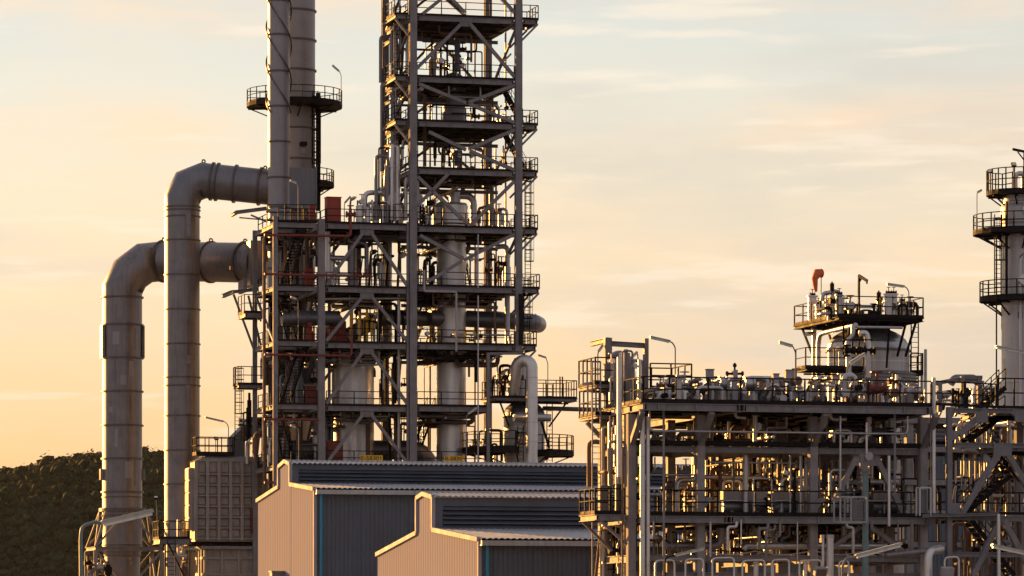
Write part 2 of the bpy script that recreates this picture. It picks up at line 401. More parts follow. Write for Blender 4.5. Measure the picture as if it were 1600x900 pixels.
tcx = t.nodes.new('ShaderNodeTexCoord'); nz = t.nodes.new('ShaderNodeTexNoise'); nz.inputs['Scale'].default_value = .045; nz.inputs['Detail'].default_value = 8; nz.inputs['Roughness'].default_value = .7
t.links.new(tcx.outputs['Object'], nz.inputs['Vector'])
cr = t.nodes.new('ShaderNodeValToRGB'); e = cr.color_ramp.elements; e[0].position = .38; e[0].color = (.009,.017,.008,1); e[1].position = .66; e[1].color = (.040,.046,.020,1)
k = e.new(.5); k.color = (.019,.030,.013,1)
t.links.new(nz.outputs[0], cr.inputs[0]); t.links.new(cr.outputs[0], b.inputs['Base Color'])
ico = []
def icos():
    ph = (1+5**.5)/2; v = [V3(p).normalized() for p in [(-1,ph,0),(1,ph,0),(-1,-ph,0),(1,-ph,0),(0,-1,ph),(0,1,ph),(0,-1,-ph),(0,1,-ph),(ph,0,-1),(ph,0,1),(-ph,0,-1),(-ph,0,1)]]
    return v, [(0,11,5),(0,5,1),(0,1,7),(0,7,10),(0,10,11),(1,5,9),(5,11,4),(11,10,2),(10,7,6),(7,1,8),(3,9,4),(3,4,2),(3,2,6),(3,6,8),(3,8,9),(4,9,5),(2,4,11),(6,2,10),(8,6,7),(9,8,1)]
IV, IF = icos(); rng = random.Random(5)
wm = MB()
for k in range(9500):
    x = rng.uniform(-440, -30); y = rng.uniform(HY-140, HY+330); z = hill_z(x, y)
    if z < 4: continue
    rr = rng.uniform(2.4, 5.4)*(1.4 if rng.random() < .08 else 1); hh = rr*rng.uniform(.5, 1.0)
    for q in range(3):
        o = V3((rng.gauss(0, rr*.45), rng.gauss(0, rr*.4), hh+rng.gauss(0, rr*.35))); r2 = rr*rng.uniform(.4, .75)
        wm.add([V3((x, y, z))+o+p*r2*rng.uniform(.7, 1.25) for p in IV], IF)
    for q in range(9):
        d = V3((rng.gauss(0,1), rng.gauss(0,1), rng.gauss(.4,.8))).normalized()*rr*rng.uniform(.9, 1.35); c = V3((x, y, z+hh))+d; s_ = rr*.22
        wm.add([c+V3((rng.uniform(-s_,s_), rng.uniform(-s_,s_), rng.uniform(-s_,s_))) for _ in range(3)], [(0,1,2)])
wo = link_mesh('forest', wm, fo); wo['kind'] = 'stuff'; wo['label'] = 'dense dark wood covering the far hill at left'

# ================================================================== WAREHOUSES
def corr(u0, u1, pitch, amp, fn, wave='trap'):
    """corrugated sheet: fn(u, off) gives its two edge points; off is the height of the rib"""
    mb = MB(); prof = [(0,0),(.42,0),(.5,1),(.92,1)] if wave == 'trap' else [(0,0),(.25,.7),(.5,1),(.75,.7)]
    us = []; n = int((u1-u0)/pitch)
    for i in range(n):
        for t, h in prof: us.append((u0+(i+t)*pitch, h*amp))
    us.append((u0+n*pitch, 0)); vs = []
    for u, h in us: a, b = fn(u, h); vs += [a, b]
    return mb.add(vs, [(2*i, 2*i+2, 2*i+3, 2*i+1) for i in range(len(us)-1)])
def warehouse(label, prof, vs, u_end_px, vent_rows, pipe_px, nm):
    """prof: gable outline pixels [eaveL, shoulderL, monL, peak, monR, shoulderR, eaveR]; vs: the depth of each"""
    u0 = at(prof[-1][0], 800, vs).x; P = [at(x, y, vfor(x, u0)) for x, y in prof]; vs = [p.y for p in P]; u1 = at(u_end_px, 800, vs[-1]).x
    T = Thing('warehouse', label, 'warehouse', (u0, vs[-1], 0))
    for p in P: p.x = u0
    eL, sL, mL, pk, mR, sR, eR = P
    # gable end: ribbed cladding between the ground and the rake lines
    def top(v):
        for a, b in zip(P[::-1], P[::-1][1:]):
            if a.y-1e-6 <= v <= b.y+1e-6 and b.y-a.y > 1e-4: return a.z+(b.z-a.z)*(v-a.y)/(b.y-a.y)
        return eR.z
    mb = MB(); v = eR.y; rows = []; pitch = .60
    while v < eL.y:
        for t_, h in ((0,0),(.55,0),(.80,.03),(.96,.03)):
            q = min(v+t_*pitch, eL.y); rows.append((q, h))
        v += pitch
    for brk in (sR.y, sL.y):
        rows += [(brk-.001, 0), (brk+.001, 0)]
    rows.sort(); vv = []
    for q, h in rows:
        z = top(q); vv += [(u0-h, q, 0), (u0-h, q, z)]
    mb.add(vv, [(2*i+1, 2*i+3, 2*i+2, 2*i) for i in range(len(rows)-1)])
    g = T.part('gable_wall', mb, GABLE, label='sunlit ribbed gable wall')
    fl = MB()
    for a, b in zip(P, P[1:]):
        fl.bar(a+V3((-.06,0,.02)), b+V3((-.06,0,.02)), .26, .22, (1,0,0))
    T.part('flashing', fl, TRIM)
    T.part('corner_trim', MB().box((u0-.09, eR.y-.06, 0), (u0+.12, eR.y+.10, eR.z-.05)), TRIM)
    # front long wall
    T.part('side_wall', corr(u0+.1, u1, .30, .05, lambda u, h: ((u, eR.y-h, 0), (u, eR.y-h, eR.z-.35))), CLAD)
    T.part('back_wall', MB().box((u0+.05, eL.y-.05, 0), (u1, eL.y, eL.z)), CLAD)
    lp = MB(); x = u0+3.1                                # sheet laps and a horizontal lap line on the long wall
    while x < u1: lp.box((x, eR.y-.062, 0), (x+.05, eR.y-.03, eR.z-.36)); x += 3.3
    for zf_ in (.34, .67): lp.box((u0+.12, eR.y-.066, (eR.z-.4)*zf_), (u1, eR.y-.03, (eR.z-.4)*zf_+.05))
    T.part('sheet_laps', lp, CLAD, kind='stuff')
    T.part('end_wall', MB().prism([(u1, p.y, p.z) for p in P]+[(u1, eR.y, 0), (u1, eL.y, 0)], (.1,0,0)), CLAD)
    # roofs
    ov = .35
    def slope(a, b, nm_, over_a=0., over_b=0.):
        d = (b-a).normalized(); A = a-d*over_a; B = b+d*over_b
        T.part(nm_, corr(u0-.02, u1+.15, .36, .10, lambda u, h: ((u, A.y, A.z+h+.03), (u, B.y, B.z+h+.03)), 'sine'), ROOFM)
    slope(eR, sR, 'lower_roof', over_a=.45); slope(eL, sL, 'lower_roof', over_a=.45)
    pR = V3((u0, pk.y, pk.z)); slope(mR, pR, 'ridge_roof', over_a=.4); slope(mL, pR, 'ridge_roof', over_a=.4)
    T.part('ridge_cap', MB().bar((u0, pk.y, pk.z+.08), (u1, pk.y, pk.z+.08), .5, .05), ROOFM)
    # monitor: solid band, frame, louvre blades
    zt, zb = mR.z, sR.z; H = zt-zb
    T.part('monitor_wall', MB().box((u0+.05, mR.y+.12, zb), (u1, mR.y+.18, zt)).box((u0+.05, mL.y-.06, zb-.5), (u1, mL.y, zt)), DECK_SHADE)  # near black colour stands for the shadow in the louvre gaps
    T.part('vent_frame', MB().box((u0+.05, mR.y-.03, zt-H*.26), (u1, mR.y+.119, zt)).box((u0+.05, mR.y-.03, zb), (u0+.55, mR.y+.119, zt-H*.26-.003)), CLAD)
    n = vent_rows; z0 = zt-H*.26; stp = (z0-zb-.05)/n
    for i in range(n):
        z = z0-stp*(i+.0); bl = MB(); 
        bl.add([(u0+.56, mR.y+.10, z), (u1, mR.y+.10, z), (u1, mR.y-.16, z-stp*.80), (u0+.56, mR.y-.16, z-stp*.80),
                (u0+.56, mR.y+.08, z-.04), (u1, mR.y+.08, z-.04), (u1, mR.y-.16, z-stp*.86), (u0+.56, mR.y-.16, z-stp*.86)], [(0,3,2,1),(4,5,6,7),(3,7,6,2)])
        T.part('louvre_blade', bl, CLAD)
    # gutter in lengths, brackets, downpipe
    u = u0-.02; gl = 3.4; first = None
    while u < u1:
        m = MB().box((u+.01, eR.y-.62, eR.z-.36), (min(u+gl, u1)-.01, eR.y-.42, eR.z-.06)).box((u+.01, eR.y-.42, eR.z-.36), (min(u+gl, u1)-.01, eR.y-.06, eR.z-.30))
        T.part('gutter_length', m, ROOFM); u += gl
    du = at(pipe_px, 800, eR.y-.25).x; pz = eR.z-.36
    dp = T.part('downpipe', MB().tube([(du, eR.y-.25, 0), (du, eR.y-.25, pz)], .11, 10), TEAL)
    cl = MB()
    for f in (.2, .4, .6, .8): cl.ring((du, eR.y-.25, pz*f), (0,0,1), .1, .15, .12, 10)
    T.part('pipe_clips', cl, TEAL, dp)
    return T
v1 = -40.0
warehouse('larger pale gabled warehouse with louvred ridge vent, standing right below the steel towers',
    [(403,783),(437,761),(437,730),(447,721),(455,725),(455,757),(492,764)], v1, 1140, 4, 502, 'a')
v2 = vY(749, 230)
warehouse('smaller gabled warehouse in front, its louvred ridge vent lower than the other roof',
    [(590,867),(653,833),(653,779),(663,772),(678,777),(678,828),(749,843)], v2, 1105, 5, 762, 'b')

# ================================================================== LEFT DUCTS AND STACKS
def zat(px, py, v): return at(px, py, v).z
def stack_rings(T, par, pxc, ys, v, r, w=.13, out=.13, n=36, mat=None):
    mat = mat or RINGM
    for y in ys:
        p = at(pxc, y, v); T.part('flange_ring', MB().ring(p, (0,0,1), r*.97, r+out, w, n), mat)
# duct 1 (outermost left)
vd = 24.0; p0 = at(191, 600, vd); r1 = 31*mpp(191, vd); G0 = (p0.x, p0.y, 0)
T = Thing('exhaust_duct', 'outermost left exhaust duct, bending right into the stair tower behind the other duct', 'duct', G0)
path = [(p0.x, vd, zat(191, 862, vd)), at(191,452,vd), at(203,428,vd), at(226,411,vd), at(256,408,vd-.6)]
sec = MB().tube([V3(path[0]), V3(path[1])], r1, 40); T.part('vertical_duct', sec, DUCTM)
q4 = at(404, 411, 16)
T.part('elbow', MB().tube([V3(path[1])-V3((0,0,.25)), V3(path[1]), path[2], path[3], path[4], path[4]+(q4-path[4])*.02], r1*1.003, 40, False, True), DUCTM)
hz = T.part('horizontal_duct', MB().tube([path[4], q4], r1*.99, 40), DUCTM)
dd = (q4-path[4])
for f, o in ((.0, .10), (.5, .06), (.86, .1)):
    T.part('flange_ring', MB().ring(path[4]+dd*f, dd, r1*.97, r1+o+.04, .14, 40), RINGM)
    pp = path[4]+dd*f+V3((0,0,r1+.14)); T.part('lifting_lug', MB().ring(pp, (0,1,0), .08, .2, .06, 12).box(pp+V3((-.12,-.03,-.3)), pp+V3((.12,.03,-.12))), DUCTM)
stack_rings(T, None, 191, [465, 508, 560, 612, 665, 717, 769], vd, r1)
stack_rings(T, None, 191, [777], vd, r1, .1, .07)
stack_rings(T, None, 191, [797], vd, r1, .28, .28); stack_rings(T, None, 191, [806], vd, r1, .14, .08); stack_rings(T, None, 191, [824], vd, r1*.97, .08, .04)
stack_rings(T, None, 191, [852], vd, r1, .12, .04)
# joint jacket
zt, zb = zat(191, 509, vd), zat(191, 560, vd)
for s in (-1, 1): T.part('joint_cover', MB().box((p0.x+s*(r1+.02)-.1, vd-.7, zb), (p0.x+s*(r1+.02)+.1, vd+.7, zt)), DUCTM)
jk = MB()
for s in (-1, 1): jk.box((p0.x+s*(r1+.1)-.12, vd-.35, zat(191,750,vd)), (p0.x+s*(r1+.1)+.12, vd+.35, zat(191,733,vd)))
T.part('bracket', jk, STEELW)
T.part('hopper', MB().lathe((p0.x, vd), [(r1*.96, zat(191,850,vd)), (r1*.94, zat(191,868,vd)), (r1*.90, zat(191,870,vd)), (r1*.88, 0)], 40), DUCTM)
def patch(T, c, r, a0, a1, z0, z1, mat, name='patch_plate'):
    mb = MB(); n = 5; vs = []
    for i in range(n+1):
        a = R(a0+(a1-a0)*i/n)
        for z in (z0, z1): vs.append((c[0]+(r+.02)*math.cos(a), c[1]+(r+.02)*math.sin(a), z))
    T.part(name, mb.add(vs, [(2*i, 2*i+2, 2*i+3, 2*i+1) for i in range(n)], True), mat)
for a0, a1, y0, y1 in ((-104,-88,603,588), (-140,-128,645,637), (-120,-112,700,672), (-92,-70,748,722), (-80,-66,590,566), (-128,-108,540,520)):
    patch(T, (p0.x, vd), r1, a0, a1, zat(191,y0,vd), zat(191,y1,vd), PALE)
for y0, y1, a in ((497,470,-95), (548,514,-60), (600,565,-120), (655,617,-75), (706,670,-100), (758,720,-60)):
    T.part('seam', MB().bar((p0.x+(r1+.008)*math.cos(R(a)), vd+(r1+.008)*math.sin(R(a)), zat(191,y0,vd)), (p0.x+(r1+.008)*math.cos(R(a)), vd+(r1+.008)*math.sin(R(a)), zat(191,y1,vd)), .03, .03), RINGM)
# its support frame
T = Thing('duct_support', 'braced steel frame carrying the outermost left duct', 'support frame', (p0.x, vd, 0))
fw = 2.6; zc = zat(191, 861, vd); zt = zat(191, 800, vd)
cs = [(p0.x-fw, vd-2.4), (p0.x+fw+.3, vd-2.4), (p0.x+fw+.3, vd+2.4), (p0.x-fw, vd+2.4)]
for c in cs: column(T, c, 0, zc, .34, STEELW)
for a, b in zip(cs, cs[1:]+cs[:1]):
    beam(T, (*a, zc+.16), (*b, zc+.16), .25, .3, STEELW)
    m = ((a[0]+b[0])/2, (a[1]+b[1])/2); mt = (p0.x+(m[0]-p0.x)*.72, vd+(m[1]-vd)*.72)
    for e_ in (a, b):
        brace(T, (*e_, zc+.3), (*mt, zt), .17, STEELW); brace(T, (*e_, zc), (*m, zc-3.2), .17, STEELW)
for c in cs: brace(T, (*c, zc+.3), (p0.x+(c[0]-p0.x)*.62, vd+(c[1]-vd)*.62, zt), .15, STEELW)
# duct 2
ve = 16.0; p0 = at(284.5, 600, ve); r2 = 27.5*mpp(284, ve)
T = Thing('exhaust_duct', 'tall second duct from the left, its grey elbow turning into the slim stack', 'duct', (p0.x, ve, 0))
A = [V3((p0.x, ve, 0)), at(284.5,312,ve), at(295,291,ve+.1), at(318,282,ve-.4)]
T.part('vertical_duct', MB().tube([A[0], A[1]], r2, 40), DUCTM)
T.part('elbow', MB().tube([V3(A[1])-V3((0,0,.25)), V3(A[1]), A[2], A[3], A[3]+(at(452,296,13.2)-A[3])*.02], r2*1.003, 40, False), GLASSY)
B1 = at(452, 296, 13.2); dd = B1-A[3]
T.part('horizontal_duct', MB().tube([A[3], B1], r2*.998, 40), GLASSY)
for f in (.10, .16, .37, .66): T.part('flange_ring', MB().ring(A[3]+dd*f, dd, r2*.97, r2+.14, .15, 40), RINGM)
for f in (.0, .72):
    pp = A[3]+dd*f+V3((0,0,r2+.12)); T.part('lifting_lug', MB().ring(pp, (0,1,0), .07, .19, .06, 12).box(pp+V3((-.12,-.03,-.3)), pp+V3((.12,.03,-.1))), GLASSY)
stack_rings(T, None, 284.5, [324,329,339,376,430,484,538,590,603,650,704,757,815,862], ve, r2, .1, .08)
for y0, y1 in ((335,372),(556,570),(603,648)):
    bx = MB().box((p0.x+.0, ve-r2-.08, zat(284,y1,ve)), (p0.x+.42, ve-r2+.1, zat(284,y0,ve))); hb = T.part('access_cover', bx, DUCTM)
    T.part('hatch_knob', MB().tube([(p0.x+.2, ve-r2-.16, zat(284,(y0+y1)/2,ve)), (p0.x+.2, ve-r2-.07, zat(284,(y0+y1)/2,ve))], .12, 10), DUCTM, hb)
# slim stack with helical strakes
vs_ = 10.0; p0 = at(435.7, 300, vs_); r3 = 17*mpp(435, vs_)
T = Thing('stack', 'slim pale stack wound with helical strakes near its top', 'chimney stack', (p0.x, vs_, 0))
ztop = zat(435, -90, vs_)
T.part('shell', MB().tube([(p0.x, vs_, 0), (p0.x, vs_, ztop)], r3, 36), PALE)
for y in (-55, 2, 55, 112, 167, 222, 278, 324, 390, 420): T.part('flange_ring', MB().ring(at(435.7, y, vs_), (0,0,1), r3*.97, r3+.09, .13, 36), RINGM)
T.part('flange_ring', MB().ring(at(435.7, 330, vs_), (0,0,1), r3*.97, r3+.16, .2, 36), PALE)
za, zb = ztop, zat(435, 178, vs_); turns = (za-zb)/8.6
for k in range(3):
    mb = MB(); n = 110; vv = []
    for i in range(n+1):
        t_ = i/n; z = za+(zb-za)*t_; a = 2*math.pi*(turns*t_+k/3)
        for rr, dz in ((r3+.06, 0), (r3+.19, 0), (r3+.19, .11), (r3+.06, .11)): vv.append((p0.x+rr*math.cos(a), vs_+rr*math.sin(a), z+dz))
    fs = []
    for i in range(n):
        for q in range(4): w2 = (q+1) % 4; fs.append((i*4+q, (i+1)*4+q, (i+1)*4+w2, i*4+w2))
    T.part('strake', mb.add(vv, fs), RINGM)
# wide stack
vw = 15.0; p0 = at(460, 300, vw); r4 = 32.5*mpp(460, vw)
T = Thing('stack', 'wide grey stack behind the slim one, with a round railed platform', 'chimney stack', (p0.x, vw, 0))
T.part('shell', MB().tube([(p0.x, vw, 0), (p0.x, vw, zat(460,-90,vw))], r4, 44), PALE)
for y in (-30, 18, 64, 111, 202, 250): T.part('flange_ring', MB().ring(at(460, y, vw), (0,0,1), r4*.98, r4+.12, .12, 44), RINGM)
zp = zat(460, 163, vw)
ring_platform(T, (p0.x, vw), zp, r4+.02, 75*mpp(460, vw), -200, 60, thick=.3)
ring_platform(T, (p0.x, vw), zat(460, 288, vw), r4+.02, r4+1.55, -62, 30, thick=.25)
ladder(T, (p0.x+r4*.86, vw-r4*.75), zat(460,300,vw), zp+1.0, 'u', cage=True, side=-1)
T.part('cable_duct', MB().box((p0.x+r4*.98, vw-r4*.5, zat(460,330,vw)), (p0.x+r4+.3, vw-r4*.5+.3, zp+.9)), DARK)
T.part('name_plate', MB().box((p0.x+.15, vw-r4-.04, zat(460,243,vw)), (p0.x+.55, vw-r4+.15, zat(460,234,vw))), TRIM)
T.part('bracket', MB().box((p0.x+.1, vw-r4-.5, zat(460,232,vw)), (p0.x+.6, vw-r4+.1, zat(460,226,vw))).bar((p0.x+.1, vw-r4, zat(460,232,vw)), (p0.x+.1, vw-r4-.5, zat(460,228,vw)), .05,.05), DARK)
# transition box
T = Thing('inlet_box', 'flat grey duct box joining the wide stack behind the slim one', 'duct box', at(453,322,12))
T.part('casing', MB().box(at(446,325,12), at(494,263,12)+V3((0,2.2,0))), GLASSY)
T.part('casing_flange', MB().box(at(493,326,11.9), at(495.5,261,11.9)+V3((0,.1,0))), GLASSY)
T = Thing('bracket_beam', 'cantilevered grey beams under the big elbow duct, left of the slim stack', 'bracket', at(370,330,11))
for v_ in (11., 13.8):
    a_, b_ = at(368,332,v_), at(430,324,v_); beam(T, a_, b_, .2, .3); brace(T, at(392,336,v_), at(430,352,v_), .13); brace(T, at(374,340,v_), at(430,345,v_), .1)
T.part('cross_beam', MB().ibeam(at(372,331,11), at(372,331,11)+V3((0,2.8,0)), .2, .25), STEEL)
# duct entry box into stair tower
T = Thing('inlet_box', 'dark duct box where the outermost duct enters the stair tower', 'duct box', at(392,445,14.0))
T.part('casing', MB().box(at(391,444,14.0), at(414,376,14.0)+V3((0,4.0,0))), DUCTM)
T = Thing('bracket_beam', 'sunlit bracket below the outermost duct beside the stair tower', 'bracket', at(364,458,8.5))
T.part('shelf_beam', MB().ibeam(at(364,456,8.2), at(364,456,8.2)+V3((0,4.2,0)), .25, .3), STEELW)
T.part('shelf_beam', MB().ibeam(at(364,456,9.4), at(404,452,9.4), .22, .26), STEELW)
brace(T, at(365,460,9.4), at(400,555,9.4), .16, STEELW); brace(T, at(388,462,9.6), at(409,545,9.6), .16, STEELW)
T.part('saddle', MB().box(at(381,456,12.2), at(386,436,12.2)+V3((0,2.4,0))), STEEL)

# ================================================================== STAIR TOWER (387-507)
LV = [348, 447, 533, 632, 727]           # deck rows at the front columns
c431 = at(430, 500, 0); c502 = at(502, 500, 0); D = 8.0
T = Thing('stair_tower', 'narrow steel stair tower between the slim stack and the tall open tower', 'steel tower', (c431.x, 0, 0))
c372 = c431.x
column(T, (c431.x, 0), 0, zat(430,338,0), .36); column(T, (c502.x, 0), 0, zat(502,342,0), .52)
column(T, (c431.x, D), 0, zat(393,360,D), .34); column(T, (c502.x, D), 0, zat(460,360,D), .4)
zl = []
for y in LV:
    z = zat(460, y, 0); zl.append(z)
    deck(T, c431.x+.02, c502.x-.28, D*.55, D, z, h=.3)
    beam(T, (c431.x+.2, 0, z-.2), (c502.x-.28, 0, z-.2), .2, .34)
    beam(T, (c431.x, .25, z-.2), (c431.x, D-.2, z-.2), .2, .34, STEELW); beam(T, (c502.x, .25, z-.2), (c502.x, D-.2, z-.2), .2, .34, STEELW)
    deck(T, c431.x-.02+.02, c502.x-.28, .16, 1.3, z, h=.2)
    rail(T, [(c431.x+.25, D-.1, z), (c431.x+.25, D*.55, z)])
    rail(T, [(c431.x+.25, .0, z), (c502.x-.35, .0, z)], gap=1.2)
stair(T, at(446,447,1.2), at(474,349,4.6), .75); stair(T, at(457,533,4.6), at(436,448,1.2), .75)
stair(T, at(446,632,1.2), at(476,534,4.6), .75); stair(T, at(452,727,4.6), at(430,633,1.2), .75)
brace(T, (c431.x, D, zl[1]), (c431.x, .2, zl[2]-.2), .16); 
rail(T, [at(418,346,0), at(500,346,0)], gap=1.3, h=1.3)
ladder(T, (c502.x-.9, D-1), zl[1], zl[0], 'u', cage=False)
brace(T, (c502.x-.3, .3, zl[1]-.1), (c502.x-1.8, 3.5, zl[1]-1.1), .2)
T.part('service_plate', MB().box(at(389,408,-.0)+V3((0,D-.3,0)), at(392.5,402,0)+V3((0,D-.25,0))), DRED)
# small things on the tower levels
def box_thing(name, label, cat, a, b, depth, mat, extra=None, v=None):
    A_, B_ = at(*a, v), at(*b, v); T = Thing(name, label, cat, (A_.x, v, min(A_.z, B_.z)))
    bd = T.part('body', MB().box(A_, B_+V3((0, depth, 0))), mat)
    t = .04; x0, x1 = sorted((A_.x, B_.x)); z0, z1 = sorted((A_.z, B_.z))
    T.part('lid', MB().box((x0-t, v-t, z1), (x1+t, v+depth+t, z1+.07)), mat, bd)
    T.part('door_edge', MB().box((x0+.06, v-.03, z0+.08), (x0+.10, v, z1-.08)).box((x1-.10, v-.03, z0+.08), (x1-.06, v, z1-.08)).box((x0+.1, v-.03, z1-.14), (x1-.1, v, z1-.1)), mat, bd)
    return T
box_thing('red_cabinet', 'tall red cabinet on the top deck right of the stair tower', 'cabinet', (511,345), (533,309), .9, RED, v=2)
box_thing('red_cabinet', 'slim red cabinet half hidden behind the stair landing at the top', 'cabinet', (484,346), (493,322), .6, RED, v=3)
box_thing('red_cabinet', 'narrow red cabinet on the second landing of the stair tower', 'cabinet', (478,447), (490,421), .6, RED, v=3.5)
box_thing('red_cabinet', 'orange red cabinet on the third landing beside the ribbed duct', 'cabinet', (481,532), (488,505), .5, RED, v=2.5)
box_thing('red_cabinet', 'dark red cabinet behind the railing at the fourth landing', 'cabinet', (480,630), (495,604), .6, DRED, v=3.5)
box_thing('red_cabinet', 'dark red box at the foot of the left wide vessel', 'cabinet', (513,724), (536,690), .8, DRED, v=1.2)
box_thing('red_cabinet', 'dark red cabinet beside the heater casing near the warehouse gable', 'cabinet', (393,832), (401,797), .6, DRED, v=8.0)

# ================================================================== LOW OPEN FRAME (507-640)
T = Thing('braced_structure', 'four storey braced steel frame joining the stair tower to the tall open tower', 'steel frame', (c502.x, 0, 0))
uL, uR = c502.x+.30, -.32; DB = 9.5; FL = [350, 449, 536, 634, 727]
column(T, (-2.2, DB), 0, zat(560,362,DB), .4, STEEL)
zf = []
for y in FL:
    z = zat(575, y, 0); zf.append(z); deck(T, uL, uR, -.1, DB, z, h=.38)
    rail(T, [(uL+.1, -.06, z), (uR, -.06, z)], gap=2.0)
    rail(T, [(uR, DB-.1, z), (uL, DB-.1, z)], gap=2.2, toe=.1)
mid = (uL+uR)/2
for i in range(4):
    zt = zf[i]-.44; zb = zf[i+1]+.1
    T.part('gusset', MB().box((mid-.55, -.02, zt-.45), (mid+.55, .06, zt)), STEEL)
    brace(T, (mid-.3, .02, zt-.2), (uL+.1, .02, zb), .24); brace(T, (mid+.3, .02, zt-.2), (uR-.05, .02, zb), .24)
    if i in (0, 2): brace(T, (uL+.2, DB-.2, zb), (mid, DB-.2, zt), .2)
rail(T, [(uL+.1, DB, zf[0]), (uL+.1, .2, zf[0])], gap=2)
for i in range(4):
    brace(T, (uL+.1, .4, zf[i+1]+.1), (uL+.1, DB/2, zf[i]-.4), .18); brace(T, (uL+.1, DB-.3, zf[i+1]+.1), (uL+.1, DB/2, zf[i]-.4), .18)
    T.part('inner_post', MB().box((mid+.8, DB-.15, zf[i+1]), (mid+1.0, DB+.05, zf[i]-.44)), STEEL); T.part('inner_post', MB().box((uL+1.5, DB*.6, zf[i+1]), (uL+1.7, DB*.6+.2, zf[i]-.44)), STEEL)

# ================================================================== TALL OPEN TOWER
uA, uB = 0.0, at(810, 500, 0).x
T = Thing('open_tower', 'tallest open steel tower with eight railed decks and crossing braces', 'steel tower', (0, 0, 0))
ZT = zat(700, -80, 0)
zlow = zat(728, 548, 0); uQ = at(766, 640, 0).x          # the front right corner stops above the domed vessel
for (u, v, w_) in ((uA,0,.58), (uB,0,.55), (uA,DB,.55), (uB,DB,.58)): column(T, (u, v), zlow if (u, v) == (uB, 0) else 0, ZT, w_)
tl = [-52, 26, 122, 191, 265, 355, 448, 538, 635, 728]
canti = {1: 1.35, 3: 1.3, 4: 1.3, 5: 1.3, 6: 1.45, 7: 1.2}
zt_ = []
for i, y in enumerate(tl):
    z = zat(728, y, 0); zt_.append(z)
    uE = uB if i < 8 else uQ+.3
    deck(T, uA+.30, uE-.29, -.06, DB+.06, z, h=.38)
    beam(T, (uA, .25, z-.24), (uA, DB-.25, z-.24), .2, .36, STEELW)
    if i < 8: beam(T, (uB, .25, z-.24), (uB, DB-.25, z-.24), .2, .36)
    rail(T, [(uA+.35, 0, z), (uE-.35, 0, z)], gap=2.05)
    rail(T, [(uA+.32, DB, z), (uE-.4, DB, z)], gap=2.3, toe=.1)
    if i < 5: rail(T, [(uA-.05, .4, z), (uA-.05, DB-.4, z)], gap=1.8)
    if i in canti:
        c = canti[i]; deck(T, uB+.29, uB+.29+c, -.06, 3.4, z, h=.32)
        rail(T, [(uB+.3, -.02, z), (uB+.29+c-.03, -.02, z), (uB+.29+c-.03, 3.38, z), (uB+.3, 3.38, z)], gap=.8)
        brace(T, (uB+.2+c, .0, z-.4), (uB+.15, .0, z-.4-c*1.05), .15); brace(T, (uB+.2+c, 3.2, z-.4), (uB+.15, 3.2, z-.4-c*1.05), .15)
    if i in (1, 2, 3):
        deck(T, uA-1.5, uA-.3, .0, 4.2, z, h=.3); brace(T, (uA-1.4, .05, z-.38), (uA-.25, .05, z-1.7), .16)
        rail(T, [(uA-.4, .02, z), (uA-1.45, .02, z), (uA-1.45, 4.1, z)], gap=1.0)
        beam(T, (uA-.12, 4.5, z-1.1), (uA-.12, DB-.3, z-1.1), .18, .3, STEELW)
def pb(*pts, w_=.26, v=.0, mat=STEEL):
    for a, b in zip(pts, pts[1:]): brace(T, at(*a, v), at(*b, v), w_, mat)
for P_ in ([(650,108),(722,36)], [(733,36),(804,120)], [(654,131),(728,161)], [(804,133),(732,160)], [(732,162),(804,192)], [(670,206),(728,234)], [(804,203),(732,233)], [(734,236),(804,266)],
           [(652,322),(700,272)], [(652,276),(733,352)], [(804,283),(735,352)], [(656,368),(724,404)], [(804,366),(724,407)], [(722,408),(668,440)]):
    pb(*P_)
for a, b in (((650,-60),(726,20)), ((660,22),(700,-10)), ((804,20),(740,-50))): pb(a, b)
for z0, z1, f in ((1,2,1), (2,3,0), (3,4,1), (4,5,0), (0,1,0)):   # rear face
    a_, b_ = (uA, uB) if f else (uB, uA)
    brace(T, (a_, DB, zt_[z1]), ((uA+uB)/2, DB, zt_[z0]-.4), .2); brace(T, (b_, DB, zt_[z1]), ((uA+uB)/2, DB, zt_[z0]-.4), .2)
    brace(T, (uA, .3, zt_[z0]-.5), (uA, DB-.3, zt_[z1]), .18)
T.part('gusset', MB().box(at(719,41,-.02), at(735,34,-.02)+V3((0,.06,0))), STEEL)
# knee braces under the lower decks, splice plates on the columns
for u in (uA, uB):
    for y in (40, 168, 240, 330, 430, 505, 575, 610, 650, 690):
        if u == uB and y > 540: continue
        p = zat(700, y, 0); T.part('splice_plate', MB().box((u-.31, -.26, p), (u+.31, -.235, p+.10)), STEEL)
for i in (2, 3, 4): stair(T, (uB-2.0+.2, 2.2, zt_[i+1]), (uB-3.4+.2, 2.2, zt_[i]), .8) if 0 else None
for a_, b_ in (((818,193),(788,128)), ((818,267),(790,212)), ((790,356),(818,300)) if 0 else ((818,267),(790,212)),):
    pass
stair(T, at(815,192,4.5), at(788,142,4.5), .8); stair(T, at(820,266,4.5), at(786,205,4.5), .8); stair(T, at(655,352,6), at(690,316,6), .8)
ladder(T, (uB+1.1, 1.2), zt_[6]+.0, zt_[4]+1.0, 'u', cage=True, side=-1); ladder(T, (uB+1.0, 1.2), zt_[7], zt_[6]+1.0, 'u', cage=True, side=-1)
ladder(T, (uA-.9, 1.6), zt_[2], zt_[1]+1, 'u', cage=False); ladder(T, (uA+.9, 3), zt_[4], zt_[3]+1, 'u', cage=False)
T.part('cable_tray', MB().box((uA-.50, -.1, zt_[9]), (uA-.34, .1, zt_[5]+.3)), STEEL)
T.part('cable_tray', MB().box((uB-.05, -.45, zt_[7]), (uB+.28, -.3, zt_[6]-.5)), DARK)
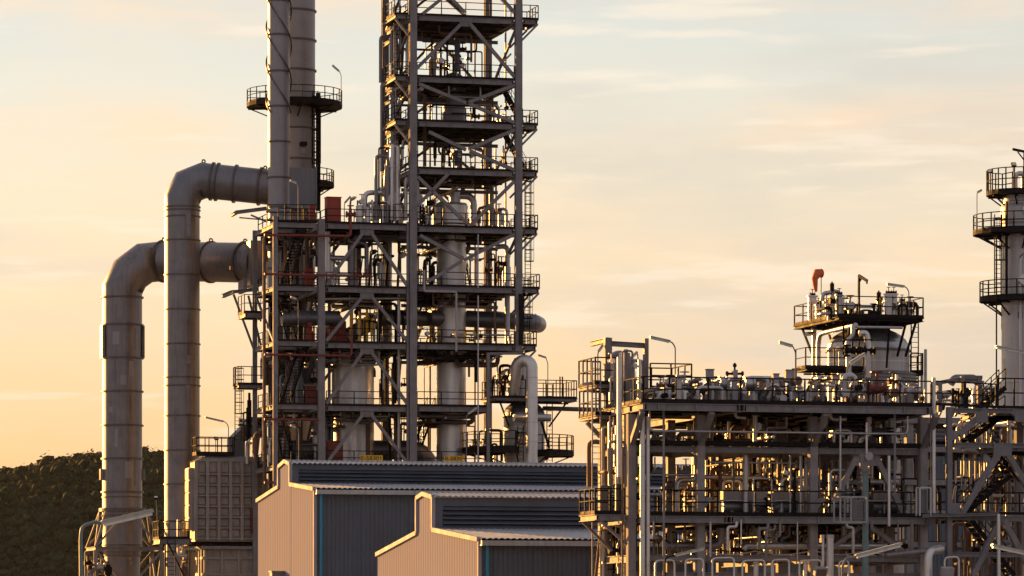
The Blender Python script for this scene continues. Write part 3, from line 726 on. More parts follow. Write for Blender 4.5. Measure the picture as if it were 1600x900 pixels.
for i, (x, v_) in enumerate(((672,7.5),(690,8.8),(742,8.6),(775,7.6),(790,6.2))):
    p = at(x, 500, v_); T.part('conduit', MB().bar((p.x, v_, zt_[9 if i < 3 else 7]), (p.x, v_, zt_[(2,5,1,4,0)[i]]), .12, .12), (DARK, RINGM, RUST, DARK, RINGM)[i])
for i in range(1, 9):
    T.part('inner_beam', MB().ibeam((uA+.3, 5.2, zt_[i]-1.15), ((uB if i < 8 else uQ)-.3, 5.2, zt_[i]-1.15), .18, .26), STEEL)
    if i % 2 and i < 7: brace(T, (uB, .4, zt_[i]-.5), (uB, DB-.3, zt_[i+1] if i < 9 else 0), .18)
    if i > 4 and i != 7: stair(T, (uB-2.2, 7.6, zt_[i+1]), (uB-4.0, 4.4, zt_[i]), .7) if i % 2 else stair(T, (uA+1.6, 7.8, zt_[i+1]), (uA+2.6, 4.6, zt_[i]), .7)
# lattice mast behind
T = Thing('lattice_mast', 'thin red lattice mast seen between the vessel and the tall tower column', 'mast', at(600,724,26))
lm = MB(); a0 = at(597,724,26); 
for (du, dv) in ((0,0),(1.3,0),(.65,1.1)): lm.bar((a0.x+du, 26+dv, 0), (a0.x+du, 26+dv, zat(600,560,26)), .09, .09)
z = 1.0
zz = zat(600,560,26)
T.part('legs', lm, RUST); lm = MB(); cs = [(0,0),(1.3,0),(.65,1.1)]
while z < zz-1.4:
    for i in range(3):
        a_, b_ = cs[i], cs[(i+1) % 3]; lm.bar((a0.x+a_[0], 26+a_[1], z), (a0.x+b_[0], 26+b_[1], z+1.3), .05, .05); lm.bar((a0.x+b_[0], 26+b_[1], z+1.3), (a0.x+a_[0], 26+a_[1], z+1.3), .05, .05)
    z += 1.3
T.part('lattice', lm, RUST)

# ------------------------------------------------ vessels inside
def sleeve(T, c, r, zs, mat, n=32):
    for z in zs: T.part('seam_band', MB().ring((c[0], c[1], z), (0,0,1), r*.99, r+.02, .05, n), mat)
vE = 6.5; c = at(551.5, 600, vE); rE = 33*mpp(551, vE)
T = Thing('pressure_vessel', 'wide silver vessel standing in the lower left bay of the frame', 'vessel', (c.x, vE, 0))
T.part('shell', MB().lathe((c.x, vE), [(rE, 0), (rE, zat(551,548,vE))]+dome(rE, zat(551,548,vE)), 40), ALUW)
sleeve(T, (c.x, vE), rE, [zat(551, y, vE) for y in (573, 596, 625, 650, 679, 707)], ALUW, 40)
vR = 4.5; c = at(705, 600, vR); rR = 23*mpp(705, vR)
T = Thing('reactor_vessel', 'slender silver reactor rising through the tall tower, with a wider cap', 'vessel', (c.x, vR, 0))
T.part('shell', MB().lathe((c.x, vR), [(rR, 0), (rR, zat(705,352,vR))], 36), ALUW)
T.part('cap', MB().lathe((c.x, vR), [(rR, zat(705,351,vR)), (26*mpp(705,vR), zat(705,350,vR)), (26*mpp(705,vR), zat(705,322,vR)), (24*mpp(705,vR), zat(705,318,vR)), (.01, zat(705,317,vR))], 36), ALUW)
T.part('cap_band', MB().ring((c.x, vR, zat(705,337,vR)), (0,0,1), 25*mpp(705,vR), 26*mpp(705,vR)+.05, .08, 36), ALUW)
T.part('top_nozzle', MB().tube([(c.x+.3, vR, zat(705,318,vR)), (c.x+.3, vR, zat(705,300,vR))], .45, 16), ALU)
sleeve(T, (c.x, vR), rR, [zat(705, y, vR) for y in (377, 400, 425, 480, 500, 520, 560, 592, 620, 650, 677, 700)], ALUW, 36)
T.part('manway', MB().tube([(c.x-rR-.75, vR-.5, zat(705,498,vR)), (c.x-rR+.4, vR-.3, zat(705,498,vR))], .62, 20), DUCTM)
c2 = at(709, 160, vR)
T = Thing('pressure_vessel', 'dark domed vessel standing on the third deck of the tall tower', 'vessel', (c2.x, vR, zat(709,191,vR)))
rr = 18*mpp(705, vR); T.part('shell', MB().lathe((c2.x, vR), [(rr, zt_[3]), (rr, zat(709,128,vR))]+dome(rr, zat(709,128,vR), 6, .8), 28), DUCTM)
sleeve(T, (c2.x, vR), rr, [zat(709, y, vR) for y in (150, 170)], DUCTM, 28)
pipe_thing('overhead_pipe', 'silver pipe looping beside the reactor cap under the fifth deck', [at(712,306,vR), at(740,306,vR), at(740,352,vR)], .28, ALU, n=12)
pipe_thing('riser_pipe', 'dark vertical pipe behind the reactor in the tall tower, right side', [at(768,352,6), at(768,262,6)], .2, DUCTM)
# valve stacks and other clutter on the tall tower
rng = random.Random(11)
def clutter(label, pxr, ytop, ybot, vr, seed, n=8, mats=(ALU, DARK, DUCTM), rmax=.16, tall=1.0, name='pipe_cluster', cat='pipework', valves=3, group=None, zb=None):
    g = random.Random(seed); vm_ = (vr[0]+vr[1])/2; b0 = at((pxr[0]+pxr[1])/2, ybot, vm_)
    z0 = b0.z if zb is None else zb; z1 = zat((pxr[0]+pxr[1])/2, ytop, vm_); H = z1-z0
    T = Thing(name, label, cat, (b0.x, vm_, z0), group)
    for i in range(n):
        px = g.uniform(*pxr); v = g.uniform(*vr); p = at(px, ybot, v); r = g.uniform(.04, rmax); h = H*g.uniform(.45, 1)*tall; m = g.choice(mats); k = g.random()
        if k < .35: pts = [(p.x, v, z0), (p.x, v, z0+h)]
        elif k < .65:
            w_ = g.uniform(.4, 1.4)*g.choice((-1, 1)); pts = [(p.x, v, z0), (p.x, v, z0+h), (p.x+w_, v, z0+h), (p.x+w_, v, z0)]
        elif k < .85:
            x2 = at(g.uniform(*pxr), ybot, v).x; zz_ = z0+h*g.uniform(.3, 1); pts = [(p.x, v, z0), (p.x, v, zz_), (x2, v, zz_), (x2, v+g.uniform(.5, 1.5), zz_)]
        else: pts = [(p.x, v, z0+h), (p.x, v+g.uniform(1, 2.5), z0+h), (p.x, v+2.6, z0)]
        pp = T.part('pipe', MB().tube(rnd(pts, r*2.5, 3), r, 8), m)
        if g.random() < .6:
            q = V3(pts[0]).lerp(V3(pts[1]), g.uniform(.3, .9)); T.part('flange', MB().ring(q, V3(pts[1])-V3(pts[0]), r*.9, r*1.6, .07, 10), m, pp)
        if g.random() < .35:
            T.part('jacket', MB().tube([V3(pts[0]).lerp(V3(pts[1]), .3), V3(pts[0]).lerp(V3(pts[1]), .85)], r*1.7, 10), m, pp)
    for i in range(valves):
        px = g.uniform(*pxr); v = g.uniform(*vr); p = at(px, ybot, v); T.part('valve', valve_mb((p.x, v, z0+H*g.uniform(.2, .8)), g.uniform(.8, 1.5), g.choice(((1,0,0),(0,1,0)))), g.choice((DARK, RUST, ALU)))
    return T
clutter('dark pipes and valves clustered at the second deck of the tall tower', (668,735), 62, 121, (2,7), 1, 12, (DARK, DUCTM, DARK), .12, valves=8)
clutter('pipes and valves on the third deck beside the domed vessel', (660,800), 150, 190, (1,8), 2, 9, (DARK, DUCTM), .1, valves=5)
clutter('valves and thin pipes on the fourth deck of the tall tower', (660,790), 222, 264, (1,8), 3, 10, (DARK, DUCTM), .1, valves=7)
clutter('pipes and valves on the fifth deck left of the reactor cap', (655,680), 300, 354, (1,8), 4, 8, (DARK, DUCTM, ALU), .14, valves=3)
clutter('pipes and valves on the fifth deck right of the reactor cap', (735,800), 320, 356, (1,8), 5, 8, (DARK, RUST, ALU), .12, valves=3)
clutter('thin pipes and valves on the sixth deck of the tall tower', (735,800), 380, 449, (1,8), 6, 8, (ALU, RUST, DARK), .12, valves=5)
clutter('thin pipes left of the reactor on the sixth deck', (655,682), 385, 448, (1,8), 7, 8, (ALU, DUCTM, DARK), .14, valves=2)
clutter('small pipe loops and valves on the seventh deck', (655,800), 515, 538, (.5,7), 8, 9, (ALU, DUCTM, YEL), .1, valves=4)
clutter('tall sunlit pipes on the narrow left side of the tall tower, upper decks', (612,640), -20, 122, (2,8), 9, 8, (ALU, RUST, DUCTM), .14, valves=2)
clutter('bundle of pipes on the narrow left side of the tall tower, middle decks', (612,640), 122, 265, (2,8), 10, 8, (ALU, RUST, DUCTM), .16, valves=3)
clutter('bundle of silver pipes left of the tall tower below the fourth deck', (606,636), 215, 350, (2,8), 21, 8, (ALU, ALUW, DUCTM), .2, valves=3)
for i, (pa, pbb, r_, lab) in enumerate([((714,60),(714,112),.20,'upper blue level gauge hanging in the tall tower'), ((714,235),(714,259),.2,'lower blue level gauge above the fourth deck')]):
    p, q = at(*pa, 3), at(*pbb, 3); T = Thing('level_gauge', lab, 'gauge', q); T.part('gauge_body', MB().tube([p, q], r_, 12), BLU)
    T.part('gauge_collar', MB().ring(p.lerp(q, .5), (0,0,1), r_*.9, r_*1.5, .12, 12).ring(p.lerp(q,.12), (0,0,1), r_*.9, r_*1.3, .1, 12), BLU); T.part('gauge_rod', MB().tube([q, q-V3((0,0,.5))], .04, 6), ALU)
def slung(label, ua_, ub_, va_, vb2, z, seed, n=9):
    g = random.Random(seed); T = Thing('pipe_run', label, 'pipework', ((ua_+ub_)/2, (va_+vb2)/2, z-1.2), 'pipe runs slung under the decks')
    for i in range(n):
        r_ = g.choice((.05,.07,.09,.13,.18)); zq = z-.55-r_-g.uniform(0, .9); v_ = g.uniform(va_, vb2); a_ = g.uniform(ua_, (ua_+ub_)/2); b2 = g.uniform((ua_+ub_)/2, ub_); m_ = g.choice((DARK, DUCTM, RINGM, RINGM, RUST, ALU))
        if g.random() < .6: pts = [(a_, v_, z-.45), (a_, v_, zq), (b2, v_, zq), (b2, v_, z-.45-g.uniform(1.5, 4) if g.random() < .5 else z-.45)]
        else: pts = [(a_, va_, zq), (a_, vb2, zq), (a_, vb2, z-g.uniform(2, 4.4))]
        pp = T.part('pipe', MB().tube(rnd(pts, r_*2.5, 3), r_, 8), m_)
        T.part('hanger', MB().bar(V3(pts[1]), V3((pts[1][0], pts[1][1], z-.4)), .05, .05), DARK)
    for i in range(2): T.part('cable_tray', MB().box((ua_, g.uniform(va_, vb2), z-.75), (ub_, 0, z-.6)) if 0 else MB().bar((ua_, va_+(vb2-va_)*(.3+.4*i), z-.7), (ub_, va_+(vb2-va_)*(.3+.4*i), z-.7), .45, .1), DARK)
nth = ['topmost', 'first', 'second', 'third', 'fourth', 'fifth', 'sixth', 'seventh', 'eighth', 'lowest']
for i in range(1, 9): slung(f'dark pipes slung under the {nth[i]} deck of the tall tower', .5, (uB if i < 8 else uQ)-.5, 1, 8.5, zt_[i], 700+i, 7 if i < 5 else 12)
fth = ['top', 'second', 'third', 'fourth']
for i in range(4): slung(f'dark pipes slung under the {fth[i]} deck of the low frame', uL+.4, uR-.4, 1, 9, zf[i], 720+i, 13)
for i in range(4): slung(f'dark pipes slung under the {fth[i]} landing of the stair tower', c431.x+.4, c502.x-.5, 4.8, 7.8, zl[i], 740+i, 9)
# silver and white pipes crossing the front of the tall tower
pipe_thing('drain_pipe', 'pale bent drain pipe on the front of the tall tower between two lower decks', [at(663,422,-.6), at(663,455,-.6), at(713,456,-.6), at(713,549,-.6)], .085, TRIM, rad=.15)
pipe_thing('hose_pipe', 'thin vertical pipe hanging right of centre on the tower front', [at(747,366,-.3), at(747,450,-.3)], .05, ALU)
pipe_thing('hose_pipe', 'thin vertical pipe left of the domed vessel, crossing a tower deck', [at(747,462,-.3), at(747,720,-.3)], .06, ALU)
pipe_thing('condensate_pipe', 'silver inverted J pipe under the fifth deck at the right column', [at(775,386,3), at(793,384,3), at(793,540,3)], .2, ALU)
T = pipe_thing('flue_duct', 'fat ribbed grey duct poking out right through the tall tower', [at(728,498,5.5), at(833,503,4), at(843,508,9), at(770,498,12)], 13*mpp(780,5), GLASSY, n=24, rad=1.0)
for x in range(735, 838, 6): T.part('rib', MB().ring(at(x, 498+(x-728)*5/105, 5.5-(x-728)*1.5/105), (1,-.28,0), 12.5*mpp(780,5), 13*mpp(780,5)+.025, .05, 24), GLASSY)
T = pipe_thing('flue_duct', 'ribbed grey duct lying across the third landing of the stair tower', [at(440,497,3), at(530,497,3)], 11.5*mpp(480,3), GLASSY, n=24)
for x in range(448, 500, 5): T.part('rib', MB().ring(at(x, 497, 3), (1,0,0), 11*mpp(480,3), 11.5*mpp(480,3)+.035, .06, 24), GLASSY)
T = pipe_thing('flue_duct', 'kinked dark duct climbing from the red damper to the tall tower', [at(540,528,5), at(560,515,5), at(598,495,5), at(690,499,5)], 12*mpp(590,5), DUCTM, n=24, rad=.5)
for f in (.2,.4,.6,.8): T.part('rib', MB().ring(at(560,515,5).lerp(at(598,495,5), f), (1,0,.53), 11*mpp(590,5), 13*mpp(590,5), .07, 24), DUCTM)
T = Thing('damper_box', 'faceted red damper box at the left end of the kinked duct', 'damper', at(527,534,4.2))
pl = [at(515,534,4.2), at(515,496,4.2), at(520,491,4.2), at(530,490,4.2), at(541,503,4.2), at(541,534,4.2)]
T.part('casing', MB().prism(pl, (0,1.8,0)), RED)
T.part('stiffener', MB().bar(at(528,534,4.15), at(528,491,4.15), .08, .06), RED)
pipe_thing('transfer_pipe', 'long grey pipe under the fifth deck running into the tall tower', [at(549,450,2.5), at(549,370,2.5), at(685,371,2.5)], .3, DUCTM, n=14, rad=.5)
pipe_thing('transfer_pipe', 'short silver pipe below the top deck beside the left braces', [at(514,403,3), at(551,404,3), at(551,449,3)], .21, ALU, n=12)
pipe_thing('riser_pipe', 'sunlit silver riser hugging the right side of the stair tower column', [at(512,449,1.5), at(512,362,1.5)], .23, ALUW)
pipe_thing('transfer_pipe', 'long silver pipe slung under the second deck of the low frame', [at(507,467,1), at(636,466,1)], .11, ALU)
pipe_thing('riser_pipe', 'vertical silver riser close left of the tall tower front column', [at(623,724,1.2), at(623,460,1.2)], .13, ALU, flanges=((0,.3),(0,.6),(0,.8)))
pipe_thing('riser_pipe', 'vertical pipe rising between the back columns of the low frame', [at(610,535,6), at(610,375,6)], .13, ALU)
pipe_thing('vent_pipe', 'tall thin black pipe with a hooked top on the left of the tall tower', [at(592,349,3), at(592,231,3), at(630,231,3)], .07, DARK, flanges=((0,.4),(0,.8)))
T = pipe_thing('flue_duct', 'fat grey duct curving down behind the reactor near the warehouse roof', [at(455,703,7), at(665,703,7), at(674,760,7)], 15*mpp(600,7), DUCTM, n=24, rad=1.8)
# equipment on the top deck of the low frame
T = pipe_thing('crossover_pipe', 'silver looped pipe above the small vessels on the top deck', [at(570,349,3), at(570,301,3), at(597,301,3)], .2, ALUW, rad=.5)
T = Thing('separator_drum', 'round silver drum on legs on the top deck beside the tall tower', 'drum', at(609,349,3.5))
c = at(611,314,3.5); T.part('shell', MB().tube([c-V3((.15,1.3,0)), c+V3((.15,1.3,0))], .52, 24), ALUW); T.part('end_cap', MB().ring(c-V3((.15,1.32,0)), (0,1,0), .1, .42, .08, 20), ALU)
for s in (-.3, .3): T.part('leg', MB().box((c.x+s-.06, 2.6, zf[0]), (c.x+s+.06, 2.75, c.z-.3)), DARK)
T.part('inlet_pipe', MB().tube(rnd([c+V3((0,.4,.4)), c+V3((0,.4,.95)), c+V3((-.9,.4,.95)), c+V3((-.9,.4,-1.5))], .3), .18, 12), ALUW)
for i, (px, py, r_) in enumerate(((562,322,.3),(574,325,.26),(586,320,.3),(598,322,.24),(622,316,.26))):
    c = at(px, py, 2.2+.3*i); w_ = ['leftmost','second','middle','fourth','rightmost'][i]
    T = Thing('filter_vessel', f'{w_} of the small upright filter vessels along the top deck', 'filter vessel', (c.x, c.y, zf[0]), 'filter vessels on the top deck')
    T.part('shell', MB().lathe((c.x, c.y), [(r_, zf[0]+.25), (r_, c.z)]+dome(r_, c.z, 4, .3), 18), ALUW); T.part('flange', MB().ring((c.x, c.y, c.z-.3), (0,0,1), r_*.9, r_*1.25, .1, 18), ALU)
    T.part('skirt', MB().lathe((c.x, c.y), [(r_*.7, zf[0]), (r_*.7, zf[0]+.25)], 12), DARK)
clutter('pipes, valves and gauges among the filter vessels of the top deck', (555,632), 308, 349, (1,8), 31, 12, (ALUW, ALU, RUST), .14, valves=6)
clutter('pipes and a small tank on the second deck of the low frame', (512,600), 395, 449, (2,8), 32, 12, (ALU, ALUW, DARK), .17, valves=6)
clutter('vertical pipes against the sky at the right of the second deck', (585,636), 365, 449, (2,8), 33, 6, (ALU, RUST, DARK), .14, valves=2)
clutter('pipes and valves around the red damper on the third deck', (545,636), 470, 535, (1,4), 34, 9, (ALU, DARK, YEL), .12, valves=5)
clutter('thin dark pipes at the right of the third deck behind the riser', (590,636), 540, 632, (6,9), 35, 5, (RUST, DARK, ALU), .1, valves=2)
clutter('red and brown pipes right of the wide vessel near the roof line', (590,640), 640, 724, (5,9), 36, 7, (DRED, RUST, DARK), .12, valves=3)
clutter('pipes behind the stairs on the second landing of the stair tower', (440,498), 365, 447, (5,8), 37, 8, (ALU, DUCTM, RUST), .22, valves=3)
clutter('pipes and ducts behind the third landing of the stair tower', (440,498), 450, 533, (6,8), 38, 9, (ALU, DUCTM, RUST), .2, valves=3)
clutter('silver ducts and pipes behind the fourth landing of the stair tower', (440,498), 540, 632, (5,8), 39, 11, (GLASSY, DUCTM, ALU), .3, valves=3)
clutter('pipes and boxes behind the lowest stair flight', (440,512), 640, 725, (5,8), 40, 11, (GLASSY, ALU, RUST), .28, valves=4)
clutter('sunlit pipework between the heater chute and the stair tower', (396,428), 650, 724, (5,9), 41, 10, (ALUW, STEELW, RUST), .16, valves=2)
clutter('dark pipes left of the stair tower beside the caged ladder', (376,392), 600, 690, (8,10), 42, 6, (RUST, STEELW, DARK), .12, valves=1)
# tanks and hoods behind the stairs
T = Thing('storage_tank', 'bluish ribbed tank half hidden behind the fourth landing', 'tank', at(485,632,9)); c = at(482,600,9.5)
T.part('shell', MB().lathe((c.x, 9.5), [(1.2, zl[3]), (1.2, zat(482,582,9.5))]+dome(1.2, zat(482,582,9.5), 5, .4), 28), GLASSY); T.part('band', MB().ring((c.x, 9.5, c.z), (0,0,1), 1.15, 1.24, .12, 28), GLASSY)
# fire water lines
pipe_thing('fire_water_riser', 'tall rust red riser pipe left of the stair tower front column', [at(413,782,3), at(413,372,3)], .13, RUST, flanges=((0,.2),(0,.45),(0,.7),(0,.9)))
T = pipe_thing('fire_water_pipe', 'dark red fire main crossing just below the top deck', [at(413,367,-.6), at(548,369,-.6), at(548,326,-.6)], .10, DRED, flanges=((0,.1),(0,.6)))
T.part('valve', valve_mb(at(548,335,-.6), 1.6), DRED)
T = pipe_thing('fire_water_pipe', 'dark red fire main along the second deck with valves', [at(413,428,-.6), at(582,432,-.6)], .09, DRED, flanges=((0,.1),(0,.5)))
for x in (560, 573): T.part('valve', valve_mb(at(x,431,-.6), 1.2, (1,0,0)), DRED)
pipe_thing('fire_water_pipe', 'dark red fire main bending up below the third deck', [at(413,554,-.6), at(549,556,-.6), at(550,515,-.6)], .09, DRED, flanges=((0,.3),(0,.7)))
pipe_thing('fire_water_pipe', 'short dark red fire main under the fourth landing', [at(413,655,-.4), at(498,656,-.4)], .09, DRED)
pipe_thing('fire_water_pipe', 'lowest dark red pipe stub beside the warehouse gable peak', [at(413,754,-.4), at(428,754,-.4)], .09, DRED)
# yellow tag signs
def text_mesh(txt, size, depth=.012):
    cu = bpy.data.curves.new('lettering', 'FONT'); cu.body = txt; cu.size = size; cu.extrude = depth; cu.align_x = 'CENTER'; cu.align_y = 'CENTER'; cu.offset = size*.006
    o = bpy.data.objects.new('tmp', cu); S.collection.objects.link(o); dg = bpy.context.evaluated_depsgraph_get(); dg.update()
    me = bpy.data.meshes.new_from_object(o.evaluated_get(dg)); S.collection.objects.unlink(o); bpy.data.objects.remove(o); return me
def sign(label, txt, a, b, v):
    A_, B_ = at(*a, v), at(*b, v); T = Thing('tag_sign', label, 'sign', ((A_.x+B_.x)/2, v, min(A_.z, B_.z)))
    T.part('board', MB().box(A_, B_+V3((0,.04,0))), YEL)
    me = text_mesh(txt, abs(A_.z-B_.z)*.95); me.materials.clear(); me.materials.append(BLACKP)
    o = bpy.data.objects.new('lettering', me); S.collection.objects.link(o); o.parent = T.e; wd = max(p.co.x for p in me.vertices)-min(p.co.x for p in me.vertices)
    o.location = (0, -.012, abs(A_.z-B_.z)/2); o.rotation_euler = (R(90), 0, 0); o.scale = (abs(B_.x-A_.x)*.9/wd, 1, 1)
    T.part('mounting_strap', MB().box(((A_.x+B_.x)/2-.05, v+.04, min(A_.z,B_.z)-.5), ((A_.x+B_.x)/2+.05, v+.08, max(A_.z,B_.z))), DARK)
sign('yellow tag board reading E-58301 above the warehouse ridge', 'E-58301', (563,720.5), (598,711.5), -.5)
sign('yellow tag board reading R-5830 at the foot of the reactor', 'R-5830', (694,721), (723,712.5), -.5)

# ================================================================== DOMED VESSEL RIGHT OF THE TALL TOWER
vD = 3.0; c = at(819, 650, vD); rD = 32*mpp(819, vD)
T = Thing('domed_vessel', 'domed silver vessel at the right foot of the tall tower with railed platforms', 'vessel', (c.x, vD, 0))
zs = zat(819, 652, vD)
T.part('shell', MB().lathe((c.x, vD), [(rD, 0), (rD, zs)], 40), WHITEV)
dm = T.part('dome', MB().lathe((c.x, vD), [(rD+.08, zs-.05), (rD+.08, zs+.05)]+[(a_, b_) for a_, b_ in dome(rD+.03, zs+.06, 7, .75)], 40), GLASSY)
for k in range(10):
    a_ = 2*math.pi*k/10; pts = [(c.x+(q[0]+.05)*math.cos(a_), vD+(q[0]+.05)*math.sin(a_), q[1]+.02) for q in dome(rD+.03, zs+.06, 7, .75)]
    m_ = MB(); [m_.bar(p, q, .04, .05) for p, q in zip(pts, pts[1:])]; T.part('dome_rib', m_, GLASSY, dm)
sleeve(T, (c.x, vD), rD, [zat(819, y, vD) for y in (668, 691, 714)], ALUW, 40)
T.part('neck', MB().tube([(c.x-.2, vD, zs+1), (c.x-.2, vD, zat(819,560,vD))], .62, 24), ALU)
mm = mpp(819, vD)
z = zat(825, 624, vD)
deck(T, c.x-62*mm, c.x+74*mm, vD-2.4, vD+1.6, z, h=.2, joist=1)
rail(T, [(c.x-60*mm, vD+1.5, z), (c.x-60*mm, vD-2.35, z), (c.x+72*mm, vD-2.35, z), (c.x+72*mm, vD+1.5, z), (c.x-60*mm, vD+1.5, z)], h=1.4, gap=.8)
for s in (c.x-50*mm, c.x+58*mm): brace(T, (s, vD-2, z-.3), (c.x+(s-c.x)*.6, vD-1, z-2.2), .12, DARK)
T.part('gate', MB().box((c.x+44*mm, vD-2.4, z), (c.x+46*mm, vD-2.3, z+1.7)).box((c.x+48*mm, vD-2.4, z), (c.x+50*mm, vD-2.3, z+1.7)), DARK)
ring_platform(T, (c.x, vD), zat(819, 707, vD), rD+.02, 78*mm, -75, 45, thick=.3, hr=1.3)
z = zat(760, 702, vD); ring_platform(T, (c.x-.3, vD), z, rD+.02, 92*mm, -215, -110, thick=.3, hr=1.3)
ladder(T, (c.x+38*mm, vD-.6), zat(819,722,vD), zat(819,622,vD)+1.1, 'u', cage=False)
ladder(T, (c.x-2*mm-.9, vD-2.6), zat(819,740,vD), zat(819,668,vD), 'u', cage=True)
for py, lab in ((708,'a'),): pass
T.part('saddle_bracket', MB().box(at(806,657,.6), at(846,648,.6)+V3((0,1.0,0))), ALU)
T.part('nozzle', MB().tube([at(804,652,.4), at(860,653,.4)], .3, 14), ALU)
brace(T, at(822,659,.6), at(807,700,.9), .16, STEELW); brace(T, at(846,659,.6), at(858,700,.9), .16, DARK)
# gooseneck pipe
P_ = [at(831,740,-.9), at(831,575,-.9)]; k = []
cx_ = at(821.5, 575, -.9); rg = (at(831,575,-.9)-at(812,575,-.9)).length/2
for i in range(11):
    a_ = math.pi*i/10; k.append(V3((cx_.x+rg*math.cos(a_), -.9+.5*(1-math.cos(a_)), cx_.z+rg*1.25*math.sin(a_))))
P_ += k[1:]; P_.append(k[-1]+V3((0,1.2,-2.2)))
T = Thing('gooseneck_pipe', 'fat silver gooseneck pipe arching in front of the domed vessel', 'pipe', P_[0]); T.part('pipe', MB().tube(P_, 9.2*mpp(831,0), 24), ALUW)
for y in (590, 622, 660, 690): T.part('seam_band', MB().ring(at(831,y,-.9), (0,0,1), 9*mpp(831,0), 9.2*mpp(831,0)+.025, .05, 24), ALU)
T = Thing('pipe_portal', 'tall grey portal frame left of the domed vessel', 'steel frame', at(763,720,-.6))
T.part('post', MB().box(at(761,722,-.6), at(765.5,551,-.6)+V3((0,.2,0))), STEEL); T.part('top_beam', MB().bar(at(765.6,552.5,-.5), at(818,552.5,-.5), .2, .18), STEEL); brace(T, at(766,566,-.5), at(780,553,-.5), .12)
clutter('pipes and valves around the neck of the domed vessel', (765,815), 560, 622, (1,5), 51, 12, (ALU, RUST, DARK), .16, valves=5)
clutter('pipework between the reactor and the domed vessel near the roof', (735,785), 655, 722, (3,7), 52, 10, (ALUW, RUST, DARK), .14, valves=4)
pipe_thing('bridge_pipe', 'level grey pipe running from the domed vessel to the right hand rack', [at(850,638,2.5), at(960,641,-6)], 3.6*mpp(880,0), DUCTM, n=14)
# caged ladder and small platform left of the stair tower
T = Thing('caged_ladder', 'tall caged ladder rising left of the stair tower above the heater', 'ladder', at(372,720,8.5))
ladder(T, (at(372,600,8.5).x, 8.5), zat(372,690,8.5), zat(372,573,8.5), 'u', wid=.5)
T = Thing('side_platform', 'small railed platform clinging to the left side of the stair tower', 'platform', at(380,490,7))
a_ = at(378, 489, 6); b_ = at(412, 489, 6); deck(T, a_.x, b_.x, 5.2, 7.8, a_.z, h=.35); rail(T, [(a_.x+.05, 7.7, a_.z), (a_.x+.05, 5.25, a_.z), (b_.x, 5.25, a_.z)], gap=1, h=1.4)
T = Thing('side_platform', 'dark railed platform beside the caged ladder above the heater', 'platform', at(372,600,9))
a_ = at(368, 601, 8); b_ = at(412, 601, 8); deck(T, a_.x, b_.x, 7.2, 9.2, a_.z, h=.25); rail(T, [(a_.x+.05, 9.1, a_.z), (a_.x+.05, 7.25, a_.z), (b_.x, 7.25, a_.z)], gap=.9, h=1.4)

# ================================================================== HEATER
vH = 8.8
T = Thing('heater_casing', 'panelled grey fired heater box left of the larger warehouse', 'fired heater', at(303,846,vH))
A_, B_ = at(305,846,vH), at(413,722,vH); u0, u1 = A_.x, B_.x; z0, z1 = A_.z, B_.z; dp = 2.2
T.part('casing', MB().box((u0, vH, z0), (u1, vH+dp, z1)), CASE)
T.part('roof', MB().add([(u0-.15,vH-.15,z1),(u1,vH-.15,z1),(u1,vH+dp+.15,z1),(u0-.15,vH+dp+.15,z1),(u0+1,vH+.6,z1+.45),(u1,vH+.6,z1+.45),(u1,vH+dp-.6,z1+.45),(u0+1,vH+dp-.6,z1+.45)], [(0,1,5,4),(1,2,6,5),(2,3,7,6),(3,0,4,7),(4,5,6,7),(3,2,1,0)]), CASE)
nc, nr = 6, 7; cw = (u1-u0)/nc; rh = (z1-z0-.4)/nr
for i in range(nc+1): x = u0+cw*i; T.part('rib', MB().box((x-.12, vH-.38, z0+.1), (x+.12, vH-.001, z1-.02)), CASE)
for i in range(nc):
    for j in range(nr):
        x0, x1 = u0+cw*i+.11, u0+cw*(i+1)-.11; y0 = z0+.18+rh*j
        T.part('panel', MB().box((x0+.06, vH-.10, y0+.22), (x1-.06, vH-.001, y0+rh-.10)).box((x0-.02, vH-.30, y0), (x1+.02, vH-.001, y0+.10)), CASE)
# header box at the left end, lit
hx = at(296,800,vH).x
T.part('header_box', MB().box((hx, vH+.1, z0+.9), (u0-.1, vH+1.75, z1-.5)), CASE)
for j in range(5):
    y0 = z0+.9+(z1-.5-z0-.9)*j/5; y1_ = z0+.9+(z1-.5-z0-.9)*(j+1)/5
    T.part('panel', MB().box((hx-.06, vH+.2, y0+.05), (hx-.001, vH+1.65, y1_-.05)), CASE)
T.part('burner_port', MB().ring((u0+.05, vH-.2, z1-1.1), (0,1,0), .1, .3, .12, 16), CASE)
c_ = at(303,690,vH+1); 
# lower firebox
T = Thing('lower_heater', 'broader lower firebox under the panelled heater', 'fired heater', at(300,900,vH))
zz0, zz1 = 0, z0-.6; w0 = at(318,850,vH+.3).x
T.part('casing', MB().box((w0, vH+.3, zz0), (u1-.1, vH+dp+1, zz1)), CASE)
T.part('bearer', MB().box((w0-.2, vH-.1, zz1), (u1, vH+dp+1, zz1+.25)), STEELW); T.part('bearer', MB().box((u0-.6, vH+.2, zz1+.251), (u1, vH+dp, z0-.01)), DARK)
for i in range(4): x = w0+.1+(u1-w0)*i/3.6; T.part('rib', MB().box((x-.1, vH+.1, zz0), (x+.1, vH+.299, zz1-.01)), CASE)
for zr in (zz1-.7, zz1-2.0, zz1-3.3, zz1-4.6): T.part('rib', MB().box((w0-.1, vH+.14, zr-.1), (u1-.1, vH+.29, zr+.1)).box((w0-.15, vH+.3, zr-.1), (w0-.001, vH+dp+.9, zr+.1)), CASE)
for q in range(3): T.part('rib', MB().box((w0-.16, vH+.5+q*1.0, zz0), (w0-.002, vH+.65+q*1.0, zz1-.02)), CASE)
T = Thing('heater_deck', 'railed walkway on the roof of the panelled heater', 'platform', at(306,722,vH+2)); zr = z1+.5
